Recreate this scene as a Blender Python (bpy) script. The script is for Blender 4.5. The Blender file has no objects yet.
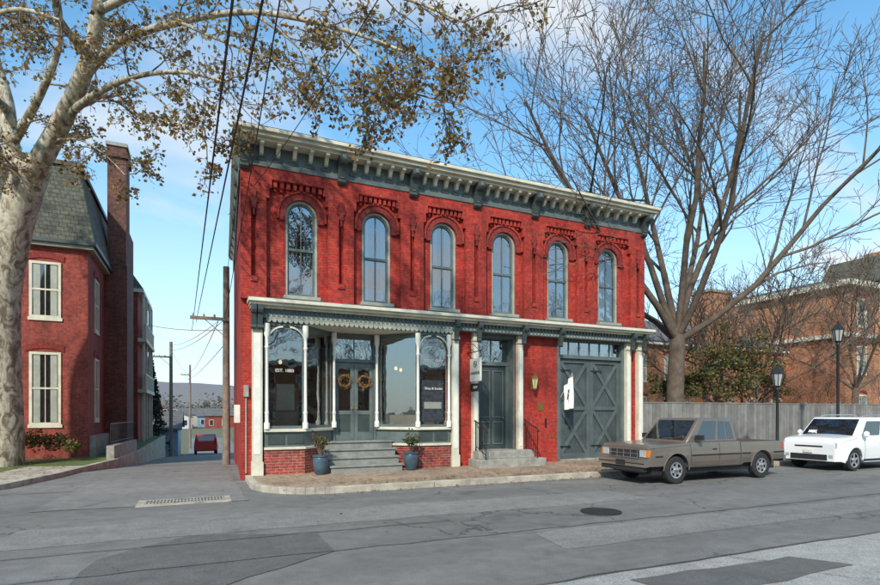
import bpy, math, random, bmesh
import mathutils
from mathutils import Vector, Matrix
random.seed(7)
R=math.radians
scene=bpy.context.scene
F_PX=540.0; H=1.8; HOR=412.0
yaw=R(24.0)
CAM=Vector((-0.99,-14.99,H))
RT=Vector((math.cos(yaw),-math.sin(yaw),0)); FW=Vector((math.sin(yaw),math.cos(yaw),0))
def P(px,py,D):
    return CAM+RT*((px-440)/F_PX*D)+FW*D+Vector((0,0,(HOR-py)/F_PX*D))
# ------------------------------------------------------------------ materials
def newmat(name):
    m=bpy.data.materials.new(name); m.use_nodes=True
    nt=m.node_tree; bs=nt.nodes['Principled BSDF']
    return m,nt,bs
def N(nt,t,**kw):
    n=nt.nodes.new(t)
    for k,v in kw.items(): setattr(n,k,v)
    return n
def ramp(nt,fac,stops):
    r=N(nt,'ShaderNodeValToRGB'); e=r.color_ramp.elements
    while len(e)<len(stops): e.new(0.5)
    for i,(p,c) in enumerate(stops):
        e[i].position=p; e[i].color=(c[0],c[1],c[2],1) if not isinstance(c,(int,float)) else (c,c,c,1)
    nt.links.new(fac,r.inputs['Fac']); return r
def noise_tex(nt,vec,scale,detail=6,rough=.6,dist=0):
    n=N(nt,'ShaderNodeTexNoise'); n.inputs['Scale'].default_value=scale; n.inputs['Detail'].default_value=detail
    n.inputs['Roughness'].default_value=rough; n.inputs['Distortion'].default_value=dist
    nt.links.new(vec,n.inputs['Vector']); return n
def mulcol(nt,a,b,fac=1.0):
    m=N(nt,'ShaderNodeMix',data_type='RGBA',blend_type='MULTIPLY')
    if isinstance(fac,float): m.inputs[0].default_value=fac
    else: nt.links.new(fac,m.inputs[0])
    for s,v in ((6,a),(7,b)):
        if isinstance(v,tuple): m.inputs[s].default_value=(v[0],v[1],v[2],1)
        else: nt.links.new(v,m.inputs[s])
    return m.outputs[2]
def mixcol(nt,fac,a,b):
    m=N(nt,'ShaderNodeMix',data_type='RGBA')
    nt.links.new(fac,m.inputs[0])
    for s,v in ((6,a),(7,b)):
        if isinstance(v,tuple): m.inputs[s].default_value=(v[0],v[1],v[2],1)
        else: nt.links.new(v,m.inputs[s])
    return m.outputs[2]
def bump(nt,h,bs,strength=.3,dist=.01):
    b=N(nt,'ShaderNodeBump'); b.inputs['Strength'].default_value=strength; b.inputs['Distance'].default_value=dist
    nt.links.new(h,b.inputs['Height']); nt.links.new(b.outputs['Normal'],bs.inputs['Normal'])
def simple(name,col,rough=.6,var=.25,scale=3.0,metal=0,bmp=.1,spec=.5,coat=0):
    m,nt,bs=newmat(name)
    tc=N(nt,'ShaderNodeTexCoord')
    n=noise_tex(nt,tc.outputs['Object'],scale,4,.65)
    lo=1-var; hi=1+var*.6
    r=ramp(nt,n.outputs['Fac'],[(.3,tuple(c*lo for c in col)),(.7,tuple(min(1,c*hi) for c in col))])
    nt.links.new(r.outputs['Color'],bs.inputs['Base Color'])
    bs.inputs['Roughness'].default_value=rough; bs.inputs['Metallic'].default_value=metal
    bs.inputs['Specular IOR Level'].default_value=spec
    if coat: bs.inputs['Coat Weight'].default_value=coat; bs.inputs['Coat Roughness'].default_value=.05
    if bmp>=.1:
        n2=noise_tex(nt,tc.outputs['Object'],scale*12,2); bump(nt,n2.outputs['Fac'],bs,bmp,.01)
    return m
def brick(name,c1,c2,mortar,bw=.215,rh=.075,ms=.009,grime=.45,plane='wall',rot=0,rough=.85,bs_=.5,fade=None,streak=False):
    m,nt,bs=newmat(name)
    g=N(nt,'ShaderNodeTexCoord'); sep=N(nt,'ShaderNodeSeparateXYZ'); nt.links.new(g.outputs['Object'],sep.inputs[0])
    comb=N(nt,'ShaderNodeCombineXYZ')
    if plane=='wall':
        ad=N(nt,'ShaderNodeMath',operation='ADD'); nt.links.new(sep.outputs['X'],ad.inputs[0]); nt.links.new(sep.outputs['Y'],ad.inputs[1])
        nt.links.new(ad.outputs[0],comb.inputs['X']); nt.links.new(sep.outputs['Z'],comb.inputs['Y'])
        v=comb.outputs[0]
    else:
        mp=N(nt,'ShaderNodeMapping'); mp.inputs['Rotation'].default_value=(0,0,rot); nt.links.new(g.outputs['Object'],mp.inputs['Vector']); v=mp.outputs[0]
    b=N(nt,'ShaderNodeTexBrick'); b.inputs['Scale'].default_value=1
    b.inputs['Brick Width'].default_value=bw; b.inputs['Row Height'].default_value=rh; b.inputs['Mortar Size'].default_value=ms
    b.inputs['Mortar Smooth'].default_value=.3
    b.inputs['Color1'].default_value=(*c1,1); b.inputs['Color2'].default_value=(*c2,1); b.inputs['Mortar'].default_value=(*mortar,1)
    nt.links.new(v,b.inputs['Vector'])
    n=noise_tex(nt,g.outputs['Object'],.9,5,.7)
    r=ramp(nt,n.outputs['Fac'],[(.32,1-grime),(.52,1.0),(.72,1.14)])
    n3=noise_tex(nt,g.outputs['Object'],11,2,.6)
    r3=ramp(nt,n3.outputs['Fac'],[(.3,.62),(.7,1.22)])
    c=mulcol(nt,b.outputs['Color'],r.outputs['Color']); c=mulcol(nt,c,r3.outputs['Color'])
    if streak:
        mp2=N(nt,'ShaderNodeMapping'); mp2.inputs['Scale'].default_value=(2.2,2.2,.22); nt.links.new(g.outputs['Object'],mp2.inputs['Vector'])
        n5=noise_tex(nt,mp2.outputs[0],1.6,4,.65); r5=ramp(nt,n5.outputs['Fac'],[(.34,.70),(.52,1.0)]); c=mulcol(nt,c,r5.outputs['Color'])
    if fade:
        n4=noise_tex(nt,g.outputs['Object'],2.3,5,.75); r4=ramp(nt,n4.outputs['Fac'],[(.54,0.0),(.76,.45)])
        c=mixcol(nt,r4.outputs['Color'],c,fade)
    nt.links.new(c,bs.inputs['Base Color']); bs.inputs['Roughness'].default_value=rough
    inv=N(nt,'ShaderNodeMath',operation='SUBTRACT'); inv.inputs[0].default_value=1; nt.links.new(b.outputs['Fac'],inv.inputs[1])
    bump(nt,inv.outputs[0],bs,bs_,.008)
    return m
def emis(name,col,s):
    m,nt,bs=newmat(name); bs.inputs['Base Color'].default_value=(*col,1)
    bs.inputs['Emission Color'].default_value=(*col,1); bs.inputs['Emission Strength'].default_value=s; return m
def glassmat(name,tint=(.75,.82,.85),refl=.12,dark=None):
    m,nt,bs=newmat(name); out=nt.nodes['Material Output']
    gl=N(nt,'ShaderNodeBsdfGlossy'); gl.inputs['Roughness'].default_value=.02; gl.inputs['Color'].default_value=(.95,.97,1,1)
    if dark is None:
        tr=N(nt,'ShaderNodeBsdfTransparent'); tr.inputs['Color'].default_value=(*tint,1)
    else:
        tr=N(nt,'ShaderNodeBsdfDiffuse'); tr.inputs['Color'].default_value=(*dark,1)
    fr=N(nt,'ShaderNodeFresnel'); fr.inputs['IOR'].default_value=1.5
    ad=N(nt,'ShaderNodeMath',operation='ADD'); ad.use_clamp=True; ad.inputs[1].default_value=refl; nt.links.new(fr.outputs[0],ad.inputs[0])
    tc=N(nt,'ShaderNodeTexCoord'); n=noise_tex(nt,tc.outputs['Object'],1.6,2,.5)
    b=N(nt,'ShaderNodeBump'); b.inputs['Strength'].default_value=.14; b.inputs['Distance'].default_value=.03
    nt.links.new(n.outputs['Fac'],b.inputs['Height']); nt.links.new(b.outputs['Normal'],gl.inputs['Normal'])
    mx=N(nt,'ShaderNodeMixShader'); nt.links.new(ad.outputs[0],mx.inputs[0]); nt.links.new(tr.outputs[0],mx.inputs[1]); nt.links.new(gl.outputs[0],mx.inputs[2])
    nt.links.new(mx.outputs[0],out.inputs['Surface']); return m

M_BRICK=brick('red_painted_brick',(.50,.036,.020),(.36,.024,.015),(.22,.040,.028),grime=.42,fade=(.50,.085,.05),streak=True)
M_BRICKD=brick('dark_red_brick',(.31,.026,.017),(.22,.019,.014),(.15,.03,.024),bw=.075,rh=.11,grime=.3)
M_BRICKH=brick('house_brick',(.36,.050,.030),(.24,.035,.025),(.20,.08,.06),grime=.4,fade=(.36,.09,.06),streak=True)
M_BRICKC=brick('chimney_brick',(.22,.07,.045),(.12,.045,.033),(.13,.09,.07),grime=.5,streak=True)
M_BRICKO=brick('orange_brick',(.52,.21,.09),(.42,.16,.075),(.36,.23,.15),grime=.35)
M_BRICKB=brick('base_brick',(.40,.055,.035),(.24,.035,.03),(.34,.22,.17),grime=.5)
M_PAVE=brick('paving_brick',(.42,.30,.195),(.31,.21,.135),(.20,.155,.12),bw=.21,rh=.105,ms=.008,plane='floor',rot=R(45),grime=.4,bs_=.4,fade=(.38,.31,.22))
M_CREAM=simple('cream_paint',(.62,.58,.45),.55,.22,2.5,bmp=.1)
M_WHITE=simple('white_paint',(.74,.71,.62),.5,.15,3,bmp=.05)
M_GREEN=simple('grey_green_paint',(.110,.135,.128),.5,.28,3,bmp=.1)
M_GREENL=simple('pale_grey_green_paint',(.32,.33,.27),.55,.25,3,bmp=.08)
M_GREEND=simple('dark_green_paint',(.048,.062,.058),.45,.25,3,bmp=.08)
M_DOORG=simple('barn_door_frame_paint',(.088,.108,.106),.5,.35,2,bmp=.12)
M_DOORP=simple('barn_door_plank_paint',(.062,.078,.078),.55,.4,2,bmp=.12)
M_STONE=simple('step_stone',(.31,.29,.25),.8,.4,4,bmp=.3)
M_WOODST=simple('grey_step_paint',(.23,.23,.205),.7,.35,3,bmp=.15)
M_CONC=simple('kerb_concrete',(.42,.37,.29),.85,.45,2.5,bmp=.35)
M_BLACK=simple('black_iron',(.015,.015,.016),.45,.3,8,bmp=.05)
M_ROOF=simple('roof_membrane',(.06,.06,.06),.9,.3,1)
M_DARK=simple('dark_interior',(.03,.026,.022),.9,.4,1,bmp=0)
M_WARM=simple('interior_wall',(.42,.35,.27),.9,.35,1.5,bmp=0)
M_CURT=simple('curtain',(.78,.77,.72),.9,.08,4,bmp=0)
M_GLASS=glassmat('window_glass',(.74,.78,.80),.20)
M_SHOPG=glassmat('shop_glass',(.74,.78,.78),.22)
M_CARG=glassmat('car_glass',refl=.10,dark=(.012,.014,.016))
M_BRASS=simple('brass',(.42,.28,.08),.35,.2,8,metal=.8,bmp=0)
M_TIRE=simple('tyre_rubber',(.022,.022,.022),.85,.3,20,bmp=.1)
M_CHROME=simple('chrome',(.62,.62,.62),.2,.08,5,metal=1,bmp=0)
M_ALLOY=simple('alloy',(.48,.48,.49),.35,.15,5,metal=.7,bmp=0)
M_TRUCK=simple('truck_paint',(.175,.145,.115),.34,.10,1.5,metal=.3,bmp=0,coat=.5)
M_TRUCKL=simple('truck_paint_lower',(.12,.10,.08),.45,.2,1.5,metal=.2,bmp=0,coat=.2)
M_SOUL=simple('white_car_paint',(.80,.80,.79),.25,.03,1.5,bmp=0,coat=.8)
M_REDC=simple('red_car_paint',(.45,.02,.015),.3,.05,1.5,bmp=0,coat=.6)
M_PLAST=simple('black_plastic',(.02,.02,.021),.6,.2,6,bmp=.05)
M_HEADL=simple('headlamp_lens',(.40,.42,.44),.08,.35,30,bmp=.2)
M_AMBER=simple('amber_lens',(.65,.18,.02),.15,.1,20,bmp=0)
M_REDL=simple('tail_lens',(.45,.01,.01),.15,.1,20,bmp=0)
M_WOODP=simple('pole_wood',(.22,.17,.13),.9,.35,6,bmp=.4)
M_FENCE=[simple('weathered_fence_%s'%k,c,.85,.35,1.6,bmp=.3) for k,c in (('a',(.20,.19,.175)),('b',(.165,.16,.15)),('c',(.23,.22,.20)))]
M_SLATE=brick('slate_roof',(.12,.12,.085),(.075,.08,.06),(.035,.035,.03),bw=.25,rh=.16,ms=.012,grime=.45)
M_GREYR=brick('grey_shingle',(.16,.155,.15),(.12,.115,.11),(.06,.06,.06),bw=.25,rh=.18,ms=.012,grime=.3)
M_BLUES=simple('blue_siding',(.17,.27,.40),.7,.15,2)
M_POT=simple('glazed_pot',(.06,.10,.13),.25,.3,5,bmp=.05)
M_WREATH=simple('dried_wreath',(.20,.11,.05),.9,.5,20,bmp=.3)
M_BARK=simple('grey_bark',(.125,.092,.068),.95,.45,4,bmp=.8)
M_TWIGS=simple('twig_bark',(.15,.11,.08),.95,.3,4,bmp=0)
def syc():
    m,nt,bs=newmat('sycamore_bark'); tc=N(nt,'ShaderNodeTexCoord')
    mp=N(nt,'ShaderNodeMapping'); mp.inputs['Scale'].default_value=(1,1,.55); nt.links.new(tc.outputs['Object'],mp.inputs['Vector'])
    n=noise_tex(nt,mp.outputs[0],3.6,5,.6,1.4)
    r=ramp(nt,n.outputs['Fac'],[(.38,(.16,.12,.08)),(.45,(.26,.21,.14)),(.50,(.40,.34,.24)),(.60,(.53,.47,.36))])
    n2=noise_tex(nt,tc.outputs['Object'],12,4,.6); r2=ramp(nt,n2.outputs['Fac'],[(.3,.7),(.7,1.1)])
    nt.links.new(mulcol(nt,r.outputs['Color'],r2.outputs['Color']),bs.inputs['Base Color'])
    bs.inputs['Roughness'].default_value=.85; bump(nt,n.outputs['Fac'],bs,.6,.04); return m
M_SYC=syc()
def leafm(name,col,tr=.4):
    m,nt,bs=newmat(name); bs.inputs['Base Color'].default_value=(*col,1); bs.inputs['Roughness'].default_value=.7
    out=nt.nodes['Material Output']; t=N(nt,'ShaderNodeBsdfTranslucent'); t.inputs['Color'].default_value=(min(1,col[0]*1.5),min(1,col[1]*1.4),col[2],1)
    mx=N(nt,'ShaderNodeMixShader'); mx.inputs[0].default_value=tr
    nt.links.new(bs.outputs[0],mx.inputs[1]); nt.links.new(t.outputs[0],mx.inputs[2]); nt.links.new(mx.outputs[0],out.inputs['Surface']); return m
LF_BR=[leafm('leaf_brown',(.22,.12,.04)),leafm('leaf_olive',(.20,.16,.045)),leafm('leaf_dark',(.11,.07,.03)),leafm('leaf_tan',(.34,.21,.075))]
LF_GR=[leafm('leaf_green',(.06,.09,.03)),leafm('leaf_deep_green',(.032,.052,.02)),leafm('leaf_yellow_green',(.13,.13,.04))]
LF_HEDGE=[LF_GR[0],LF_GR[2],LF_BR[1],LF_BR[0],LF_GR[1]]
LF_CON=[leafm('needle_green',(.03,.05,.025),.1),leafm('needle_dark',(.018,.032,.018),.1)]

def asphalt(name,base,var=.3,cracks=True,tint=(1.02,.97,.885),stain=True):
    m,nt,bs=newmat(name); tc=N(nt,'ShaderNodeTexCoord'); v=tc.outputs['Object']
    mp=N(nt,'ShaderNodeMapping'); mp.inputs['Scale'].default_value=(.2,1,1); nt.links.new(v,mp.inputs['Vector'])
    n=noise_tex(nt,mp.outputs[0],.7,6,.68); c=[base*t for t in tint]
    r=ramp(nt,n.outputs['Fac'],[(.3,tuple(x*(1-var) for x in c)),(.5,tuple(c)),(.72,tuple(x*(1+var) for x in c))])
    n1=noise_tex(nt,v,3.0,5,.75); r1=ramp(nt,n1.outputs['Fac'],[(.3,.76),(.7,1.16)])
    n2=noise_tex(nt,v,95,2,.5); r2=ramp(nt,n2.outputs['Fac'],[(.3,.48),(.7,1.5)])
    col=mulcol(nt,mulcol(nt,r.outputs['Color'],r1.outputs['Color']),r2.outputs['Color'])
    if stain:
        n6=noise_tex(nt,v,.9,3,.5,.6); r6=ramp(nt,n6.outputs['Fac'],[(.64,1.0),(.72,.72)]); col=mulcol(nt,col,r6.outputs['Color'])
    if cracks:
        nd=noise_tex(nt,v,1.5,4,.6); mv=N(nt,'ShaderNodeVectorMath',operation='MULTIPLY_ADD')
        nt.links.new(nd.outputs['Color'],mv.inputs[0]); mv.inputs[1].default_value=(.9,.9,.9); nt.links.new(v,mv.inputs[2])
        vo=N(nt,'ShaderNodeTexVoronoi',feature='DISTANCE_TO_EDGE'); vo.inputs['Scale'].default_value=.36; nt.links.new(mv.outputs[0],vo.inputs['Vector'])
        rc=ramp(nt,vo.outputs['Distance'],[(.0,.42),(.005,.58),(.009,1.0)])
        nm=noise_tex(nt,v,.35,2,.5); rm=ramp(nt,nm.outputs['Fac'],[(.46,0.0),(.54,1.0)])
        col=mulcol(nt,col,rc.outputs['Color'],rm.outputs['Color'])
    nt.links.new(col,bs.inputs['Base Color']); bs.inputs['Roughness'].default_value=.88
    bump(nt,n2.outputs['Fac'],bs,.4,.006); return m
M_ASPH=asphalt('asphalt',.165,.26)
M_ALLEY=asphalt('alley_asphalt',.18,.28)
M_CONCR=asphalt('concrete_road',.31,.16,True,(1,.955,.87))
M_PATCH=asphalt('asphalt_patch',.112,.15,False)
M_PATCH2=asphalt('asphalt_patch_pale',.20,.2,False)
def grass(name,a,b,c):
    m,nt,bs=newmat(name); tc=N(nt,'ShaderNodeTexCoord'); v=tc.outputs['Object']
    n=noise_tex(nt,v,.8,6,.7); r=ramp(nt,n.outputs['Fac'],[(.3,a),(.5,b),(.7,c)])
    n2=noise_tex(nt,v,40,3,.6); r2=ramp(nt,n2.outputs['Fac'],[(.3,.5),(.7,1.4)])
    nt.links.new(mulcol(nt,r.outputs['Color'],r2.outputs['Color']),bs.inputs['Base Color']); bs.inputs['Roughness'].default_value=.95
    bump(nt,n2.outputs['Fac'],bs,.8,.03); return m
M_GRASS=grass('lawn_grass',(.07,.12,.03),(.10,.15,.035),(.17,.14,.06))
M_FIELD=grass('dry_ground',(.10,.12,.05),(.13,.13,.07),(.16,.14,.09))
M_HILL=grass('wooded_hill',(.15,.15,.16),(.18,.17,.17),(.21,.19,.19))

# ------------------------------------------------------------------ mesh builder
class MB:
    def __init__(s): s.v=[];s.f=[];s.mi=[];s.mats=[];s.M=Matrix.Identity(4)
    def m(s,mat):
        if mat not in s.mats: s.mats.append(mat)
        return s.mats.index(mat)
    def add(s,vs,fs,mat):
        o=len(s.v); k=s.m(mat)
        for p in vs: s.v.append(s.M@Vector(p))
        for f in fs: s.f.append([i+o for i in f]); s.mi.append(k)
    def box(s,x0,x1,y0,y1,z0,z1,mat):
        if x0>x1:x0,x1=x1,x0
        if y0>y1:y0,y1=y1,y0
        s.add([(x0,y0,z0),(x1,y0,z0),(x1,y1,z0),(x0,y1,z0),(x0,y0,z1),(x1,y0,z1),(x1,y1,z1),(x0,y1,z1)],
              [(0,3,2,1),(4,5,6,7),(0,1,5,4),(1,2,6,5),(2,3,7,6),(3,0,4,7)],mat)
    def prism(s,pts,ax,a,b,mat):
        n=len(pts)
        def c(p,t):
            return (t,p[0],p[1]) if ax=='x' else ((p[0],t,p[1]) if ax=='y' else (p[0],p[1],t))
        vs=[c(p,a) for p in pts]+[c(p,b) for p in pts]
        fs=[tuple(range(n)),tuple(range(2*n-1,n-1,-1))]+[(i,(i+1)%n,n+(i+1)%n,n+i) for i in range(n)]
        s.add(vs,fs,mat)
    def ring(s,outer,inner,y0,y1,mat,closed=False):
        n=len(outer)
        vs=[(p[0],y0,p[1]) for p in outer]+[(p[0],y0,p[1]) for p in inner]+[(p[0],y1,p[1]) for p in outer]+[(p[0],y1,p[1]) for p in inner]
        fs=[]
        rng=range(n) if closed else range(n-1)
        for i in rng:
            j=(i+1)%n
            fs+= [(i,j,n+j,n+i),(2*n+i,3*n+i,3*n+j,2*n+j),(i,2*n+i,2*n+j,j),(n+i,n+j,3*n+j,3*n+i)]
        if not closed: fs+=[(0,n,3*n,2*n),(n-1,3*n-1,4*n-1,2*n-1)]
        s.add(vs,fs,mat)
    def loft(s,secs,mat,caps=True):
        n=len(secs[0]); vs=[p for q in secs for p in q]; fs=[]
        for k in range(len(secs)-1):
            for i in range(n):
                j=(i+1)%n; fs.append((k*n+i,k*n+j,(k+1)*n+j,(k+1)*n+i))
        if caps: fs+=[tuple(range(n)),tuple((len(secs)-1)*n+i for i in range(n-1,-1,-1))]
        s.add(vs,fs,mat)
    def tube(s,pts,rad,sides,mat,cap=True):
        pts=[Vector(p) for p in pts]; secs=[]
        if not isinstance(rad,(list,tuple)): rad=[rad]*len(pts)
        d=(pts[1]-pts[0]).normalized(); u=d.orthogonal().normalized()
        for i,p in enumerate(pts):
            d=(pts[min(i+1,len(pts)-1)]-pts[max(i-1,0)])
            if d.length<1e-6: d=Vector((0,0,1))
            d.normalize(); u=(u-d*u.dot(d))
            if u.length<1e-5:u=d.orthogonal()
            u.normalize(); w=d.cross(u)
            secs.append([p+(u*math.cos(2*math.pi*k/sides)+w*math.sin(2*math.pi*k/sides))*rad[i] for k in range(sides)])
        s.loft(secs,mat,cap)
    def lathe(s,prof,c,sides,mat,axis='z'):
        secs=[]
        for r,h in prof:
            q=[]
            for k in range(sides):
                a=2*math.pi*k/sides; x,y=r*math.cos(a),r*math.sin(a)
                q.append((c[0]+x,c[1]+y,c[2]+h) if axis=='z' else (c[0]+x,c[1]+h,c[2]+y))
            secs.append(q)
        s.loft(secs,mat)
    def quadpanel(s,q,u0,u1,v0,v1,off,mat,th=0.0):
        a,b,c,d=[Vector(p) for p in q]
        def pt(u,v): return (a*(1-u)+b*u)*(1-v)+(d*(1-u)+c*u)*v
        n=(b-a).cross(d-a).normalized()*off
        s.add([pt(u0,v0)+n,pt(u1,v0)+n,pt(u1,v1)+n,pt(u0,v1)+n],[(0,1,2,3)],mat)
    def done(s,name,parent=None,bevel=0,smooth=None,recalc=True):
        me=bpy.data.meshes.new(name); me.from_pydata([tuple(v) for v in s.v],[],s.f)
        for m in s.mats: me.materials.append(m)
        me.polygons.foreach_set('material_index',s.mi); me.update()
        if recalc:
            bm=bmesh.new(); bm.from_mesh(me); bmesh.ops.recalc_face_normals(bm,faces=bm.faces); bm.to_mesh(me); bm.free()
        if smooth is not None:
            me.polygons.foreach_set('use_smooth',[True]*len(me.polygons)); me.set_sharp_from_angle(angle=R(smooth))
        o=bpy.data.objects.new(name,me); scene.collection.objects.link(o)
        if parent: o.parent=parent
        if bevel:
            md=o.modifiers.new('bevel','BEVEL'); md.width=bevel; md.segments=2; md.limit_method='ANGLE'; md.angle_limit=R(40)
        return o
def empty(name):
    e=bpy.data.objects.new(name,None); scene.collection.objects.link(e); e.empty_display_size=.3; return e
def text(body,size,loc,rot,mat,name,parent,ext=.003):
    c=bpy.data.curves.new(name,'FONT'); c.body=body; c.size=size; c.extrude=ext; c.align_x='CENTER'; c.align_y='CENTER'
    c.materials.append(mat); o=bpy.data.objects.new(name,c); o.location=loc; o.rotation_euler=rot
    scene.collection.objects.link(o); o.parent=parent; return o

# ------------------------------------------------------------------ terrain
def sst(a,b,x):
    t=max(0,min(1,(x-a)/(b-a))); return t*t*(3-2*t)
def g(x,y):
    t=max(0,min(1,(y-4)/42.0))
    return -2.4*t*(1-sst(5,18,x))
ys=[-1500,-600,-200,-80,-40,-20]+[i for i in range(-16,82,2)]+[100,140,200,400,800,1800]
xs=[-1800,-700,-300,-120,-60,-40]+[i for i in range(-30,62,2)]+[80,120,200,400,900,1800]
b=MB(); vs=[];fs=[]
for y in ys:
    for x in xs: vs.append((x,y,g(x,y)-.03))
nx=len(xs)
for j in range(len(ys)-1):
    for i in range(nx-1): fs.append((j*nx+i,j*nx+i+1,(j+1)*nx+i+1,(j+1)*nx+i))
b.add(vs,fs,M_FIELD); b.done('ground',smooth=60,recalc=False)
b=MB(); b.add([(-200,-18,0),(200,-18,0),(200,-.5,0),(-200,-.5,0)],[(0,1,2,3)],M_ASPH); b.done('street_road',recalc=False)
b=MB(); vs=[];fs=[]
ay=[-.5]+[i for i in range(0,82,2)]
for y in ay:
    w=-9 if y<2 else (-6.5 if y<5 else (-5.0 if y<26 else -2.4+.3*min(1,(y-26)/8)))
    e=.6 if y<12 else min(3.2,.6+(y-12)*.13)
    vs+=[(w,y,g(-3,y)+.004),(e,y,g(.5,y)+.004)]
for j in range(len(ay)-1): fs.append((2*j,2*j+1,2*j+3,2*j+2))
b.add(vs,fs,M_ALLEY); b.done('alley_road',recalc=False)
def sheet(name,pts,z,mat):
    b=MB(); b.add([(x,y,z) for x,y in pts],[tuple(range(len(pts)))],mat); return b.done(name,recalc=False)
def wob(pts,amp=.05,step=.5):
    out=[]
    for i in range(len(pts)):
        a=Vector(pts[i]);c=Vector(pts[(i+1)%len(pts)]);n=max(1,int((c-a).length/step))
        for k in range(n):
            p=a.lerp(c,k/n); out.append((p.x+random.uniform(-amp,amp),p.y+random.uniform(-amp,amp)))
    return out
sheet('concrete_lane',wob([(-40,-17.9),(120,-17.9),(120,-10.3),(1.3,-10.3),(1.0,-12.8),(-40,-12.9)],.025,.7),.004,M_CONCR)
def pg(px,py):
    D=H*F_PX/(py-HOR); q=P(px,py,D); return (q.x,q.y)
sheet('asphalt_patch',wob([pg(95,560),pg(190,536),pg(315,533),pg(335,552),pg(180,600),pg(60,600)],.05,.4),.008,M_PATCH)
sheet('asphalt_patch',wob([pg(628,580),pg(790,558),pg(855,566),pg(700,600)],.03,.4),.012,M_PATCH)
sheet('asphalt_patch',wob([(-3.5,-4.9),(7.5,-5.3),(7.6,-6.5),(-3.6,-6.3)],.05,.5),.004,M_PATCH2)
sheet('asphalt_patch',wob([(3.5,-8.2),(40,-8.5),(40,-9.4),(3.4,-9.2)],.05,.6),.004,M_PATCH2)
sheet('asphalt_patch',wob([(-3.8,-3.2),(-.1,-3.4),(-.2,1.5),(-3.4,1.5)],.04,.5),.0085,M_PATCH2)
b=MB()
for (a,c) in [((-30,-8.0),(60,-8.2)),((-30,-6.7),(3,-6.9)),((1.3,-10.28),(60,-10.28))]:
    x=a[0]; pv=None
    while x<c[0]:
        y=a[1]+(c[1]-a[1])*(x-a[0])/(c[0]-a[0])+random.uniform(-.03,.03)
        if pv: 
            w=.014; b.add([(pv[0],pv[1]-w,.016),(x,y-w,.016),(x,y+w,.016),(pv[0],pv[1]+w,.016)],[(0,1,2,3)],M_PATCH)
        pv=(x,y); x+=.4
b.done('sealed_road_joints',recalc=False)
b=MB(); gx,gy=-1.25,-3.0
b.box(gx-.85,gx+.85,gy-.36,gy+.36,-.02,.02,M_CONC)
b.box(gx-.72,gx+.72,gy-.24,gy+.24,-.02,.024,M_PLAST)
for i in range(24):
    x=gx-.7+i*.061; b.box(x-.016,x+.016,gy-.23,gy+.23,.022,.032,M_STONE)
for yy in (-.24,0,.24): b.box(gx-.72,gx+.72,gy+yy-.015,gy+yy+.015,.022,.034,M_STONE)
b.done('storm_drain_grate')
b=MB(); b.lathe([(.36,.004),(.36,.020),(.30,.022),(.295,.016),(.001,.017)],(5.6,-7.3,0),28,M_PLAST); b.done('manhole_cover')
CX,CY,CR=1.75,-1.5,1.65
def outline(r):
    p=[(CX-r,.3)]
    for k in range(0,13): 
        a=math.pi+k*(math.pi/2)/12; p.append((CX+r*math.cos(a),CY+r*math.sin(a)))
    p.append((90,CY-r)); return p
o_=outline(CR); i_=outline(CR-.17)
b=MB()
for k in range(len(o_)-1):
    q=[o_[k],o_[k+1],i_[k+1],i_[k]]
    if k==len(o_)-2:
        x=o_[k][0]
        while x<89:
            x2=x+2.4; b.prism([(x,o_[k][1]),(x2-.012,o_[k][1]),(x2-.012,i_[k][1]),(x,i_[k][1])],'z',-.1,.145+random.uniform(-.003,.003),M_CONC); x=x2
    else: b.prism(q,'z',-.1,.145,M_CONC)
b.done('kerb',bevel=.015)
b=MB(); b.prism(i_+[(90,.6),(i_[0][0],.6)],'z',-.1,.135,M_PAVE); b.done('brick_pavement')
edge=[(-3.2,28),(-3.3,12),(-3.6,7.5),(-4.1,4.8),(-4.5,2.6),(-5.1,.5),(-6.2,-1.0),(-8,-2.1),(-11,-2.6),(-60,-2.6)]
def offs(path,d):
    out=[]
    for i,p in enumerate(path):
        a=Vector(path[max(i-1,0)]);c=Vector(path[min(i+1,len(path)-1)]);t=(c-a).normalized(); n=Vector((t.y,-t.x))
        out.append((p[0]+n.x*d,p[1]+n.y*d))
    return out
e2=offs(edge,.17); e3=offs(edge,1.7)
b=MB()
for k in range(len(edge)-1): b.prism([edge[k],edge[k+1],e2[k+1],e2[k]],'z',-3,.14,M_CONC)
b.done('kerb',bevel=.012)
b=MB(); b.prism(e2+[(-60,28),],'z',-3,.125,M_GRASS); b.done('lawn')
b=MB()
pe=e2[3:]; pq=e3[3:]
for k in range(len(pe)-1): b.add([(*pe[k],.131),(*pe[k+1],.131),(*pq[k+1],.131),(*pq[k],.131)],[(0,1,2,3)],M_CONC)
b.done('concrete_pavement',recalc=False)

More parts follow.
